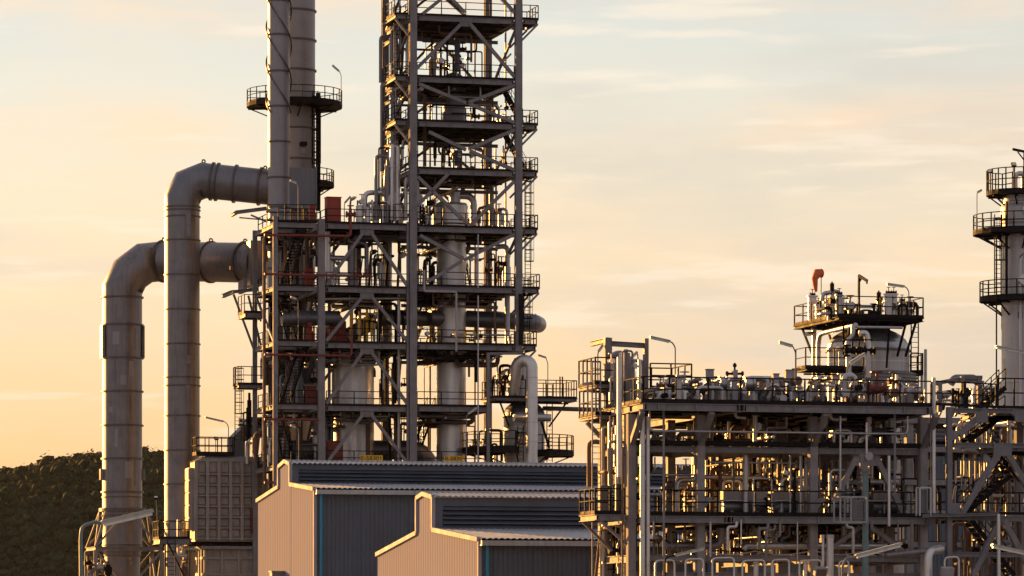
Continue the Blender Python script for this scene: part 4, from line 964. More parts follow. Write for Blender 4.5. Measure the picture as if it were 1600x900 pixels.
a_ = at(307, 719, vH+.3); b_ = at(366, 719, vH+.3); T.part('deck_plate', MB().box((a_.x, vH+.3, zr), (b_.x, vH+2.1, zr+.12)), DECK_SHADE)
rail(T, [(a_.x, vH+2.05, zr+.1), (a_.x, vH+.35, zr+.1), (b_.x, vH+.35, zr+.1), (b_.x, vH+2.05, zr+.1), (a_.x, vH+2.05, zr+.1)], h=1.35, gap=1, toe=.2)
ch = Thing('flue_chute', 'grey angled chute rising from the heater roof to the stair tower', 'duct', at(372,716,vH+2))
ch.part('chute', MB().prism([at(363,718,vH+1.6), at(363,684,vH+1.6), at(395,652,vH+1.6), at(412,652,vH+1.6), at(412,672,vH+1.6), at(383,690,vH+1.6), at(383,718,vH+1.6)], (0,2.2,0)), STEEL)
for (p, q) in (((393,652),(412,668)), ((396,648),(415,664))): ch.part('chute_rib', MB().bar(at(*p,vH+1.5), at(*q,vH+1.5), .12, .1), DARK)
T = Thing('side_platform', 'dark railed platform with pipes between the second duct and the heater', 'platform', at(268,845,6))
a_ = at(247, 841, 5.6); b_ = at(300, 841, 5.6); deck(T, a_.x, b_.x, 5.4, 8.2, a_.z, h=.4); rail(T, [(a_.x+.05, 8.1, a_.z), (a_.x+.05, 5.45, a_.z), (b_.x-.3, 5.45, a_.z), (b_.x-.3, 8.1, a_.z)], h=1.35, gap=.7)
brace(T, (a_.x+.8, 5.7, a_.z-.4), (b_.x, 5.7, a_.z-4.2), .14, DARK)
ladder(T, (a_.x+1.0, 5.3), 0, a_.z-.1, 'u', wid=.6, cage=False); ladder(T, (a_.x+2.6, 7.5), 0, a_.z-.1, 'u', cage=False)
T.part('post', MB().box((a_.x+.5,5.5,0),(a_.x+.62,5.62,a_.z-.5)), DARK)
pipe_thing('vent_pipe', 'short bright pipe through the small platform left of the heater', [at(279,812,6.5), at(279,868,6.5), at(292,868,6.5)], .13, ALUW)
clutter('thin pipes beside the firebox under the small platform', (284,296), 850, 905, (6,8.5), 61, 5, (STEELW, RUST, ALU), .09, valves=1)
for x, y, lab in ((244,779,'small floodlight on a thin post above the platform left of the heater'),):
    flood(lab, (247,838), (x, y), 5.8, .3, (-.2,-.5,.8), pm=STEEL)
flood('small black floodlight standing on the heater roof walkway', (337,716), (337,686), vH+1, .32, (.3,-.6,.5))

# ================================================================== LAMPS
lamp('large close strip lamp on a grey green pole before the left duct', [(127,960),(126,840),(128,822),(150,815)], (158,819), (240,800), vY(126,118), r=.055, th=.20, pm=TEALG, vb=vY(126,118))
lamp('strip lamp pointing left above the heater roof', [(357,716),(357,666),(353,660)], (350,659), (320,652), 9.3)
lamp('strip lamp tilted up above the round stack platform', [(533,162),(533,118),(531,113)], (530,112), (519,102), 5.5, r=.03)
lamp('pale strip lamp on the top landing of the stair tower', [(466,345),(466,292),(464,286)], (463,286), (453,282), -.2)
lamp('strip lamp leaning right behind the tall red cabinet', [(538,348),(538,320)], (539,317), (548,307), 3.0)
lamp('strip lamp on the third landing under the diagonal strut', [(466,530),(466,472),(464,468)], (463,467), (454,464), -.2)
lamp('strip lamp on the lowest landing of the stair tower', [(467,720),(467,674),(464,669)], (462,668), (454,665), -.2)
lamp('strip lamp over the domed vessel platform', [(856,622),(856,568),(854,562)], (853,559), (841,555), 1.0)
lamp('strip lamp leaning right in front of the tower near the domed vessel', [(729,722),(729,652),(730,648)], (731,647), (745,637), -.6)
lamp('strip lamp hung inside the tall tower above the second deck', [(780,121),(780,100)], (787,96), (799,84), 4)
lamp('strip lamp leaning left beside the back column of the tall tower', [(735,264),(735,245),(738,236)], (740,232), (753,237), 6)

# ================================================================== RIGHT HAND RACK
v0 = vY(1095, 195)
colpx = [986, 1094, 1270, 1442]; cu = [at(x, 750, v0).x for x in colpx]
rows = [v0, v0+4.9, v0+9.8, v0+14.7]
T = Thing('pipe_rack', 'big dark pipe rack with three crowded levels filling the right side', 'pipe rack', (cu[0], v0, 0))
yd = {'L3': 634, 'L2': 697, 'L1': 806, 'L0': 866, 'LB': 893}
zz = {k_: zat(1180, y, v0) for k_, y in yd.items()}
RK = zz
ufl = at(1004, 634, v0-2).x; ufr = at(1456, 634, v0-2).x
for i, u in enumerate(cu):
    for j, v in enumerate(rows):
        if i < 2 and j > 1: continue
        boxcol(T, (u, v), 0, RK['L3']-.5, .40, CONC if j == 0 else STEELW)  # inner rows coloured darker to stand for shade inside the rack
    for j in range(1 if i < 2 else 3):
        for L_ in ('L3', 'L2', 'L1', 'L0'): beam(T, (u, rows[j]+.21, RK[L_]-.25), (u, rows[j+1]-.21, RK[L_]-.25), .2, .36, STEELW)
for j, v in enumerate(rows):
    for i in range(3):
        if (i == 0 and j > 1) or (i == 1 and j > 1): continue
        for L_ in ('L2', 'L0', 'LB'): beam(T, (cu[i]+.21, v, RK[L_]-.2), (cu[i+1]-.21, v, RK[L_]-.2), .2, .30, STEELW)
        T.part('cable_tray', MB().box((cu[i]+.21, v-.3, RK['L2']+.0), (cu[i+1]-.21, v+.3, RK['L2']+.22)), DECK_SHADE)
deck(T, ufl, cu[1]+1.5, v0-2.0, rows[1]+.6, RK['L3'], h=.36, beams=STEELW)
deck(T, cu[1]+1.505, ufr, v0-2.0, rows[3]+.6, RK['L3'], h=.36, beams=STEELW)
deck(T, cu[0]+.2, cu[1]+1.2, v0-.9, rows[1], RK['L1'], h=.34, beams=STEELW)
deck(T, cu[1]+1.205, cu[3]+.6, v0-.9, rows[3], RK['L1'], h=.34, beams=STEELW)
rail(T, [(ufl+.05, v0+1.2, RK['L3']), (ufl+.05, v0-1.95, RK['L3']), (ufr, v0-1.95, RK['L3'])], gap=1.6, h=1.22, toe=.16, r=.035)
rail(T, [(cu[1]+2, rows[3], RK['L3']), (ufr, rows[3], RK['L3'])], gap=1.6)
rail(T, [(cu[0]+.3, v0-.85, RK['L1']), (cu[3]+.6, v0-.85, RK['L1'])], gap=2.0, h=1.2, toe=.16, r=.035)
rail(T, [(cu[0]+.3, rows[1], RK['L1']), (cu[3]+.6, rows[1], RK['L1'])], gap=2.4)
for u in cu: brace(T, (u, v0-1.9, RK['L3']-.45), (u, v0-.2, RK['L2']+.1), .26, STEELW)
for i in (1, 2): T.part('stiff_bracket', MB().prism([(cu[i]+.2, v0-.05, RK['L1']+.9), (cu[i]+.65, v0-.05, RK['L1']+.9), (cu[i]+.2, v0-.05, RK['L1']+.3)], (0,.1,0)), CONC)
# chevron bracing in the third bay, second row
m_ = (cu[2]+cu[3])/2; vv_ = v0+.3
brace(T, (m_-.5, vv_, RK['L2']-.4), (cu[2]+.9, vv_, RK['L1']+.1), .26, CONC); brace(T, (m_+.5, vv_, RK['L2']-.4), (cu[3]-.9, vv_, RK['L1']+.1), .26, CONC)
T.part('gusset', MB().box((m_-.7, vv_-.1, RK['L2']-.9), (m_+.7, vv_+.1, RK['L2']-.36)), CONC)
brace(T, (m_-.3, vv_, RK['L1']-.5), (cu[2]+.6, vv_, RK['L0']), .22, CONC); brace(T, (m_+.3, vv_, RK['L1']-.5), (cu[3]-.4, vv_, RK['L0']-.2), .22, CONC)
brace(T, (m_+1, rows[1], RK['L3']-.6), (cu[3]-.3, rows[1], RK['L2']), .2, CONC); brace(T, (m_-1, rows[1], RK['L3']-.6), (cu[2]+.3, rows[1], RK['L2']), .2, CONC)
# left end platform of the rack
T = Thing('side_platform', 'sunlit railed platform sticking out left from the rack before the warehouses', 'platform', at(935,812,v0))
a_ = at(929, 806, v0-.6); b_ = at(979, 806, v0-.6); z = RK['L1']+.05; v_b = v0+2.2
deck(T, a_.x, b_.x, v0-.6, v_b, z, h=.3, beams=STEELW, joist=.8); rail(T, [(b_.x-.1, v0-.55, z), (a_.x+.05, v0-.55, z), (a_.x+.05, v_b-.05, z), (b_.x, v_b-.05, z)], h=1.2, gap=.9, r=.035)
brace(T, (a_.x+.3, v0-.5, z-.35), (b_.x+.1, v0-.3, z-1.5), .13); brace(T, (a_.x+.15, v_b-.2, z-.35), (a_.x+1.6, v_b-.4, z-1.8), .13)
# ------------------------------------------------ left head of the rack: twin posts and platform
vh = v0+4.9
T = Thing('head_frame', 'square topped steel frame standing at the left end of the rack', 'steel frame', at(949,900,vh))
for px, yt, v, w_ in ((949.5,528,vh,.36),(1009,529,vh,.2),(976.5,546,v0+1.5,.2)): 
    p = at(px, 700, v); T.part('post', MB().box((p.x-w_/2, v-.18, 0), (p.x+w_/2, v+.18, zat(px, yt, v))), STEEL)
beam(T, at(955.5,537,vh), at(1006,540,vh), .2, .26); beam(T, at(949.5,531,vh+.2), at(949.5,531,vh+.2)+V3((0,3,0)), .2, .25)
for y, (x0_, x1_) in ((600,(925,960)), (648,(926,958))):
    a_, b_ = at(x0_, y, vh-1), at(x1_, y, vh-1); deck(T, a_.x, b_.x, vh-1.5, vh+1.6, a_.z, h=.16, joist=.9, beams=STEELW); rail(T, [(b_.x, vh-1.45, a_.z), (a_.x+.04, vh-1.45, a_.z), (a_.x+.04, vh+1.5, a_.z), (b_.x, vh+1.5, a_.z)], h=1.3, gap=.8)
p = at(931, 700, vh-1.6); ladder(T, (p.x, vh-1.7), 0, zat(931, 600, vh)+1, 'u', wid=.42, cage=False, mat=STEELW)
p = at(947, 700, vh+.6); ladder(T, (p.x, vh+.5), 0, zat(949, 650, vh), 'u', wid=.5, cage=True)
beam(T, at(919,655,vh), at(950,655,vh), .2, .25); brace(T, at(917,660,vh), at(945,690,vh), .2, STEEL)
a_, b_ = at(1012,579,vh), at(1068,567,vh+2)
T2 = Thing('roof_platform', 'railed landing behind the twin posts at the left top of the rack', 'platform', a_)
deck(T2, a_.x, b_.x-.3, vh-.5, vh+3, zat(1040,608,vh), h=.2, beams=STEELW); zq = zat(1040,608,vh)
rail(T2, [(a_.x, vh-.45, zq), (b_.x-.35, vh-.45, zq), (b_.x-.35, vh+2.9, zq), (a_.x, vh+2.9, zq)], h=1.25, gap=1.1)
T = Thing('surge_drum', 'bluish upright drum framed by the twin posts at the rack end', 'drum', at(972,625,vh+1)); c = at(968,600,vh+1.2); rr = 19*mpp(968,vh)
T.part('shell', MB().lathe((c.x, c.y), [(rr, zat(968,640,vh)), (rr, zat(968,560,vh))]+dome(rr, zat(968,560,vh), 6, .8), 28), GLASSY); T.part('band', MB().ring((c.x, c.y, zat(968,575,vh)), (0,0,1), rr*.97, rr+.05, .1, 28), DARK)
T.part('leg', MB().box((c.x-.3,c.y-.1,RK['L3']-.4),(c.x-.15,c.y+.1,zat(968,638,vh))).box((c.x+.15,c.y-.1,RK['L3']-.4),(c.x+.3,c.y+.1,zat(968,638,vh))), DARK)
clutter('pipes and valves between the twin posts at the rack end, upper part', (955,1006), 548, 632, (v0,vh+2), 71, 14, (ALU, STEELW, ALUW), .11, valves=6)
clutter('pipes and valves on the lower left end of the rack', (938,985), 650, 760, (v0+1,vh+3), 72, 14, (ALU, STEELW, RUST), .12, valves=6)
clutter('pipes rising behind the sunlit side platform of the rack', (942,984), 770, 905, (v0+2,vh+3), 73, 12, (RUST, DARK, ALU), .1, valves=4)
pipe_thing('riser_pipe', 'tall sunlit pole pipe in front of the twin posts', [at(968,745,v0-.5), at(968,558,v0-.5)], .12, ALUW)
pipe_thing('riser_pipe', 'left pipe of the silver pair running down the rack front', [at(1004,960,v0-.9), at(1004,651,v0-.9)], .13, ALUW, flanges=((0,.2),(0,.4),(0,.6),(0,.8)), fm=ALU)
pipe_thing('riser_pipe', 'right pipe of the silver pair running down the rack front', [at(1012.5,960,v0-.9), at(1012.5,651,v0-.9)], .10, ALUW, flanges=((0,.25),(0,.45),(0,.65),(0,.85)), fm=ALU)
for i, (px, y0_, y1_, r_, m_, lab) in enumerate([(973,960,700,.05,RUST,'thin brown pipe left of the leftmost rack column'), (1037,960,640,.06,STEELW,'thin pipe right of the silver pair on the rack front'),
        (1313,765,650,.055,ALU,'thin silver dropper in the third rack bay under the top deck'), (1354,712,660,.06,ALUW,'silver dropper over the grey pole of the rack'), (1398,770,640,.06,STEELW,'thin long pipe left of the fourth rack column'),
        (1389,822,712,.075,ALUW,'silver dropper ending in a hook over the lower rack level'), (1459,806,590,.10,ALUW,'bright silver pole pipe at the right end of the top deck'), (1454,806,600,.03,STEELW,'thin wire pipe beside the bright pole pipe')]):
    pipe_thing('riser_pipe', lab, [at(px,y0_,v0-1.2), at(px,y1_,v0-1.2)], r_, m_, flanges=((0,.5),))
pipe_thing('header_pipe', 'long thin silver pipe hanging below the top deck across the whole rack', [at(1015,640,v0-1.3), at(1015,673,v0-1.3), at(1418,678,v0-1.3), at(1418,650,v0-1.3)], .055, ALU, rad=.25)
pipe_thing('header_pipe', 'fat dark pipe along the lower rack between the first columns', [at(1042,853,v0+.8), at(1126,853,v0+.8), at(1126,825,v0+.8)], .2, DUCTM, rad=.5)
pipe_thing('header_pipe', 'long fat pipe along the lower rack in the middle bays', [at(1162,858,v0+.4), at(1165,853,v0+.4), at(1385,853,v0+.4)], .17, ALU, rad=.2)
pipe_thing('header_pipe', 'grey pipe elbowing down at the right bottom of the rack', [at(1385,868,v0-1.5), at(1450,861,v0-2), at(1468,858,v0-1)], .15, DUCTM, rad=.4)
pipe_thing('elbow_pipe', 'fat silver pipe with an elbow at the bottom right of the rack', [at(1450,960,v0-2.2), at(1450,861,v0-2.2), at(1470,858,v0-1.4)], .22, ALUW, rad=.45, n=18)
pipe_thing('elbow_pipe', 'silver elbow pipe tucked under the top deck in the third bay', [at(1297,640,v0-.7), at(1297,655,v0-.7), at(1322,655,v0-.7)], .11, ALU, rad=.3)
pipe_thing('elbow_pipe', 'small silver elbow pipe under the top deck in the second bay', [at(1149,640,v0-.7), at(1149,652,v0-.7), at(1165,653,v0-.7)], .08, ALU, rad=.2)
for i, (xa, xb, yt) in enumerate([(1024,1054,876),(1071,1099,874),(1113,1147,872),(1160,1195,876),(1206,1233,875),(1249,1284,876),(1311,1326,877),(1476,1498,871)]):
    w_ = ['leftmost','second','third','fourth','fifth','sixth','seventh','rightmost'][i]
    pipe_thing('guard_hoop', f'{w_} silver hoop rail along the bottom edge of the rack', [at(xa,960,v0-2.4), at(xa,yt,v0-2.4), at(xb,yt-1,v0-2.4), at(xb,960,v0-2.4)], .05, ALUW, rad=.22, group='silver hoops at the foot of the rack')
for i, (px, y, r_) in enumerate(((1181,880,.12),(1207,881,.08),(1286,838,.07),(1297,838,.18),(1258,879,.09))):
    w_ = ['fat', 'slim', 'thin', 'fattest', 'short'][i]; T = Thing('standpipe', f'{w_} capped silver standpipe at the rack foot, {["second bay","second bay right","beside the fattest one","third bay left","left of the third bay hoops"][i]}', 'pipe', (at(px,960,v0-1.8).x, v0-1.8, 0), 'capped standpipes at the rack foot')
    p = at(px, y, v0-1.8); T.part('pipe', MB().tube([(p.x, p.y, 0), p], r_, 16), ALUW); T.part('cap', MB().ring(p, (0,0,1), .01, r_*1.15, .16, 16), ALU)
for i, (px, ya, yb) in enumerate(((1021,862,815),(1110,870,815),(1137,860,815),(1158,875,812),(1186,858,818),(1197,873,820),(1219,860,812),(1246,878,815),(1333,865,816),(1362,850,815),(1403,868,815),(1425,860,815))):
    g_ = random.Random(900+i); dx = g_.choice((-10, 8, 14, 0)); P_ = [at(px,ya,v0-.9), at(px,yb,v0-.9)]
    if dx: P_ = [at(px+dx, ya-22, v0-.3), at(px, ya-22, v0-.9), at(px,yb,v0-.9)] if i % 3 == 0 else [at(px,ya,v0-.9), at(px,yb+8,v0-.9), at(px+dx,yb+8,v0-.9), at(px+dx,yb,v0-.9)]
    pipe_thing('drop_pipe', f'thin pipe dropping below the middle rack deck, {["first","second","third","fourth","fifth","sixth","seventh","eighth","ninth","tenth","eleventh","twelfth"][i]} from the left', P_, g_.choice((.04,.05,.06,.08)), g_.choice((ALU, ALUW, STEELW)), rad=.15, flanges=((0,.5),), group='thin pipes dropping below the middle rack deck')
T = Thing('cable_bundle', 'sagging cables strung along the foot of the rack', 'cable', at(1100,860,v0-.6))
for q, (xa, xb) in enumerate(((1098,1180),(1180,1266),(1274,1350),(1350,1438))):
    A_, B_ = at(xa,861,v0-.5), at(xb,861,v0-.5); pts = [A_.lerp(B_, t_/10)-V3((0,0,.18*math.sin(math.pi*t_/10))) for t_ in range(11)]; T.part('cable', MB().tube(pts, .03, 5), TRIM)
for i, (ya, yb) in enumerate(((742,742),(722,724),(782,783))):
    pipe_thing('header_pipe', ['thin level pipe crossing the first bay midway','thin level pipe high in the middle rack level','thin level pipe low in the middle rack level'][i], [at((1000,1110,1110)[i],ya,v0+1), at((1085,1262,1430)[i],yb,v0+1)], .05, ALU)
# crowded pipework bay by bay
lev = [('just under the top deck', 'L3', 'L2', 640, 690), ('on the middle level', 'L2', 'L1', 703, 800), ('on the lowest visible level', 'L1', 'L0', 815, 865)]
bays = [('first', 1000, 1080), ('second', 1108, 1255), ('third', 1284, 1428)]
ridx = 100
UNDER = []
def bayfill(label, u0_, u1_, va, vb_, z0_, z1_, seed, n, dense):
    g = random.Random(seed); T = Thing('pipe_manifold', label, 'pipework', ((u0_+u1_)/2, (va+vb_)/2, z0_), 'pipe manifolds crowding the rack bays')
    H = z1_-z0_
    for i in range(n):
        u = g.uniform(u0_, u1_); v = g.uniform(va, vb_); r = g.choice((.035,.045,.055,.07,.09,.12,.15)); k = g.random()
        m = g.choice((ALU, ALUW, STEELW, RUST, STEEL, DUCTM, DARK, RINGM))  # dark steels in the mix paint in the shade inside the bays
        if k < .68 and H > 3 or k < .3: pts = [(u, v, z0_), (u, v, z1_)]
        elif k < .78:
            w_ = g.uniform(.3, 1.2); hh = H*g.uniform(.3, .8); pts = [(u, v, z0_), (u, v, z0_+hh), (u+w_, v, z0_+hh), (u+w_, v, z0_ if g.random() < .5 else z1_)]
        elif k < .88: zz_ = z0_+H*g.uniform(.12, .92); x0_ = g.uniform(u0_, (u0_+u1_)/2); x9 = x0_+(u1_-x0_)*g.uniform(.5, 1); pts = [(x0_, v, zz_), (x9, v, zz_), (x9, v+.9, zz_)]
        else: zz_ = z0_+H*g.uniform(.2, .95); pts = [(u, va, zz_), (u, vb_, zz_)]; 
        if k >= .78 and k < .88: pts[2] = (pts[1][0], v+.9, pts[1][2])
        pp = T.part('pipe', MB().tube(rnd(pts, r*2.6, 3), r, 8), m)
        if g.random() < .45: 
            q = V3(pts[0]).lerp(V3(pts[1]), g.uniform(.2, .8)); T.part('flange', MB().ring(q, V3(pts[1])-V3(pts[0]), r*.9, r*1.7+.02, .08, 10), g.choice((m, DARK)), pp)
    for i in range(dense):
        u = g.uniform(u0_, u1_); v = g.uniform(va, vb_); T.part('valve', valve_mb((u, v, z0_+H*g.uniform(.15, .8)), g.uniform(.7, 1.5), g.choice(((1,0,0),(0,1,0)))), g.choice((DARK, RUST, ALU, STEELW)))
    return T
rn = ['front row', 'middle row', 'back row']
for li, (ln, zt_n, zb_n, _, _) in enumerate(lev):
    for bi, (bn, x0_, x1_) in enumerate(bays):
        for r_i in range(3):
            if bi == 0 and r_i: continue
            ridx += 1
            n_ = [20, 26, 18][li] if bi else 10
            bayfill(f'{rn[r_i]} of tangled pipes, {bn} rack bay, {ln}', cu[bi]+(.35 if not (bi == 1 and r_i) else 2.2), cu[bi+1]-.35, rows[r_i]+.5, rows[r_i+1]-.4, RK[zb_n]+.06, RK[zt_n]-.42, ridx, n_, 3 if li != 1 else 4)
for lab, px0, px1, n_, v_, zb_, zt_n in (('bank of parallel upright pipes glowing in the second rack bay', 1158, 1262, 12, rows[1]+1.2, 'L1', 'L2'), ('bank of parallel upright pipes at the left of the third rack bay', 1286, 1350, 6, rows[1]+.8, 'L1', 'L2'),
        ('bank of thin upright pipes glowing in the far right bay', 1494, 1545, 8, v0+4.2, 'L1', 'L2')):
    a_ = at(px0, 750, v_); T = Thing('pipe_bank', lab, 'pipework', (a_.x, v_, RK[zb_])); g_ = random.Random(px0)
    for q in range(n_):
        x = at(px0+(px1-px0)*(q+g_.uniform(-.2,.2))/(n_-1), 750, v_).x; r_ = g_.choice((.045,.06,.08)); pp = T.part('pipe', MB().tube([(x, v_, RK[zb_]), (x, v_, RK[zt_n]-.42)], r_, 10), g_.choice((ALUW, ALU, WHITEV)))
        T.part('flange', MB().ring((x, v_, RK[zb_]+g_.uniform(.9, 2.4)), (0,0,1), r_*.9, r_*1.7, .08, 10), DARK, pp)
    T.part('support_beam', MB().bar((a_.x-.2, v_+.15, RK[zb_]+1.9), (at(px1,750,v_).x+.2, v_+.15, RK[zb_]+1.9), .1, .12), DARK)
# horizontal exchangers on the middle level
for i, (xa, xb, lab) in enumerate(((1128,1194,'left horizontal exchanger with a pale box top behind the middle rack railing'),(1206,1250,'horizontal exchanger with a pale box top left of the third rack column'),(1286,1330,'horizontal exchanger right of the third rack column'),(1362,1412,'rightmost horizontal exchanger on the middle rack level'))):
    v = v0+1.6; a_, b_ = at(xa, 792, v), at(xb, 792, v); T = Thing('heat_exchanger', lab, 'heat exchanger', (a_.x, v, RK['L1']), 'horizontal exchangers on the middle level')
    T.part('shell', MB().tube([a_, b_], .36, 20), DUCTM); T.part('box_top', MB().box(a_+V3((-.1,-.5,.3)), b_+V3((0,.5,.78))), CASE); T.part('end_flange', MB().ring(a_, (1,0,0), .05, .46, .1, 20), DUCTM)
    for f in (.2, .8): p = a_.lerp(b_, f); T.part('saddle', MB().box((p.x-.08, v-.3, RK['L1']), (p.x+.08, v+.3, p.z-.2)), STEELW)
# warm concrete beams lit at the back of the third bay
T = Thing('back_gantry', 'sunlit gantry beams glowing in the back of the third rack bay', 'steel frame', ((cu[2]+cu[3])/2, rows[2]+1, RK['L1']))
for zq_ in (RK['L1']+1.4, RK['L1']+2.75): T.part('gantry_beam', MB().bar((cu[2]+1.2, rows[1]+1.5, zq_), (cu[3]-.8, rows[1]+1.5, zq_), .3, .34), CASE)
for f in (.25, .75): u_ = cu[2]+(cu[3]-cu[2])*f; T.part('gantry_post', MB().box((u_-.12, rows[1]+1.4, RK['L1']), (u_+.12, rows[1]+1.65, RK['L1']+3)), CASE)
# ------------------------------------------------ equipment along the top deck of the rack
tops = [(1026,1052,'right of the twin posts'), (1060,1098,'around the first round pipe bend'), (1098,1140,'right of the small square box'), (1140,1180,'around the white square post'), (1180,1232,'round the banded drum'),
        (1232,1280,'left of the red valve'), (1280,1330,'before the tall domed drum'), (1330,1385,'around the red valve'), (1385,1448,'at the right end of the top deck')]
for i, (xa, xb, lab) in enumerate(tops):
    clutter(f'shiny pipes on the rack top deck, {lab}', (xa, xb), 590, 634, (v0-1.2, v0+6), 200+i, 13, (ALUW, ALU, ALU, STEELW, DUCTM), .15, valves=6, group='shiny fittings along the rack top deck', zb=RK['L3'])
for i, (px, y0_, y1_, w_, lab) in enumerate(((1110.5,592,578,10,'small square junction box on a post near the left of the rack top'),(1213,600,585,9,'small pale box on the rack top left of the tall lamp'),(1235,595,579,14,'cream box beside the tall lamp on the rack top'),(1308,600,588,14,'white box hanging in front of the domed drum'))):
    v = v0+1; A_, B_ = at(px-w_/2, y0_, v), at(px+w_/2, y1_, v); T = Thing('junction_box', lab, 'junction box', (A_.x, v, RK['L3'])); T.part('body', MB().box(A_, B_+V3((0,.3,0))), TRIM)
    T.part('post', MB().box(((A_.x+B_.x)/2-.04, v+.1, RK['L3']), ((A_.x+B_.x)/2+.04, v+.18, A_.z)), STEEL); T.part('lid', MB().box((A_.x-.03, v-.03, B_.z), (B_.x+.03, v+.33, B_.z+.05)), STEEL)
T = Thing('banded_drum', 'grey banded drum standing on the rack top deck under the lamp', 'drum', at(1203,630,v0+3)); c = at(1203,610,v0+3); rr = 24*mpp(1203,v0+3)
T.part('shell', MB().lathe((c.x, c.y), [(rr, RK['L3']), (rr, zat(1203,590,v0+3)), (.01, zat(1203,588,v0+3))], 32), DUCTM)
for y in (595,608,620): T.part('band', MB().ring((c.x, c.y, zat(1203,y,v0+3)), (0,0,1), rr*.98, rr+.04, .07, 32), DUCTM)
T = Thing('square_post', 'pale square post with cross pipes and finial on the rack top', 'post', at(1148,630,v0+.5)); p = at(1148,630,v0+.5)
T.part('post', MB().box((p.x-.12, p.y-.12, RK['L3']), (p.x+.12, p.y+.12, zat(1148,578,v0+.5))), TRIM); T.part('cross_pipe', MB().tube([at(1136,584,v0+.5), at(1160,584,v0+.5)], .06, 8).ring(at(1136,584,v0+.5), (1,0,0), .01,.13,.08,10).ring(at(1160,584,v0+.5),(1,0,0),.01,.13,.08,10), DARK)
T.part('finial', MB().tube([at(1148,578,v0+.5), at(1148,567,v0+.5)], .05, 8).ball(at(1148,571,v0+.5), .11, 8, 5), DARK)
for i,(a,b) in enumerate(((1124,1134),(1163,1176))): T.part('spool_piece', MB().tube([at(a,600,v0+1.2), at(b,600,v0+1.2)], .3, 14).ring(at(a,600,v0+1.2),(1,0,0),.1,.4,.08,14).ring(at(b,600,v0+1.2),(1,0,0),.1,.4,.08,14), ALU)
T = Thing('red_valve', 'dark red wheel valve on the rack top in front of the domed drum', 'valve', at(1370,634,v0-1)); T.part('valve_body', valve_mb(at(1370,608,v0-1), 2.0), DRED); T.part('stem_pipe', MB().tube([at(1370,634,v0-1), at(1370,585,v0-1)], .05, 8), DRED)
T = Thing('box_frame', 'grey box shaped steel frame on the rack top at far right', 'steel frame', at(1490,636,v0+4)); vq = v0+3
for px in (1468, 1504, 1530):
    p = at(px, 600, vq); T.part('post', MB().box((p.x-.11, vq-.1, RK['L3']), (p.x+.11, vq+.1, zat(px, 588 if px > 1500 else 598, vq))), STEEL)
T.part('top_beam', MB().bar(at(1458,600,vq), at(1504,591,vq+.3), .2, .2), STEEL); T.part('top_beam', MB().bar(at(1505,590,vq+.3), at(1535,590,vq), .2, .2), STEEL)
T = Thing('rounded_hood', 'low rounded grey hood on top of the box frame', 'hood', at(1505,590,vq+1)); a_, b_ = at(1488,591,vq+1), at(1526,591,vq+1)
T.part('hood_shell', MB().tube(rnd([a_+V3((-.1,0,-.3)), a_+V3((.1,0,0)), b_+V3((-.1,0,0)), b_+V3((.1,0,-.3))], .3), .2, 12), GLASSY); T.part('hood_flange', MB().box(a_+V3((-.3,-.3,-.22)), b_+V3((.3,.3,-.14))), STEEL)
clutter('shiny pipes inside the box frame on the rack top at far right', (1462,1530), 605, 634, (v0+1, v0+6), 230, 12, (ALUW, ALU, DARK), .12, valves=5, zb=RK['L3'])
# ------------------------------------------------ grey pole with bell and cage
T = Thing('siren_pole', 'thick grey pole with a bell fitting and wire cage before the third rack bay', 'pole', (at(1352,960,v0-3.5).x, v0-3.5, 0)); p = at(1352,720,v0-3.5)
T.part('pole', MB().tube([(p.x, p.y, 0), (p.x, p.y, zat(1352,735,v0-3.5))], .16, 16), TEALG)
T.part('siren_body', MB().tube([(p.x-.1, p.y, zat(1352,733,v0-3.5)), (p.x-.1, p.y, zat(1352,709,v0-3.5))], .19, 16), STEELW)
T.part('horn', MB().tube([at(1356,713,v0-3.5), at(1356,713,v0-3.9)+V3((0,-.2,0))], [.1,.2], 14), TRIM)
T.part('clamp', MB().ring((p.x,p.y,zat(1352,735,v0-3.5)),(0,0,1),.15,.24,.14,16), STEEL)
cg = MB(); A_, B_ = at(1308,816,v0-3.5), at(1349,777,v0-3.5); D_ = V3((0,.9,0))
def wire(mb, a, b, t=.07): mb.bar(a, b, t, t)
x0_, x1_, z0_, z1_ = A_.x, B_.x, A_.z, B_.z; vq = v0-3.5
xs = [x0_, x0_+.55, x1_]
for v in (vq-.45, vq+.45):
    for z in (z0_, z1_): wire(cg, (x0_, v, z), (x1_, v, z))
    for x in xs: wire(cg, (x, v, z0_), (x, v, z1_))
for x in (x0_, x1_):
    for z in (z0_, z1_): wire(cg, (x, vq-.45, z), (x, vq+.45, z))
cage_ = T.part('cage', cg, TRIM); ms = MB()
for i in range(1, 7): z = z0_+(z1_-z0_)*i/7; wire(ms, (x0_, vq-.45, z), (x1_, vq-.45, z), .025)
T.part('cage_wires', ms, STEEL, cage_)
T.part('control_box', MB().box((x0_+.75, vq-.2, z0_+.15), (x1_-.1, vq+.2, z1_-.12)), STEEL)
lamp('bright strip lamp beside the grey siren pole at the bottom', [(1317,960),(1316,885),(1322,872)], (1336,870), (1409,851), vY(1316,145), r=.05, th=.17, pm=STEEL)
lamp('strip lamp crossing the second rack column near the bottom', [(1039,960),(1039,874),(1043,870)], (1054,868), (1101,857), v0-3, r=.045, th=.15, pm=DARK)
lamp('strip lamp entering from the right edge at the bottom', [(1640,960),(1640,880)], (1610,866), (1549,853), vY(1600,150), r=.05, th=.16)
lamp('strip lamp on a tall pole left of the rack handrail', [(1055,618),(1055,542),(1050,535)], (1047,534), (1015,527), v0+4)
lamp('strip lamp on a tall pole in the middle of the rack top', [(1243,634),(1243,550),(1239,542)], (1238,541), (1217,535), v0-1.4)
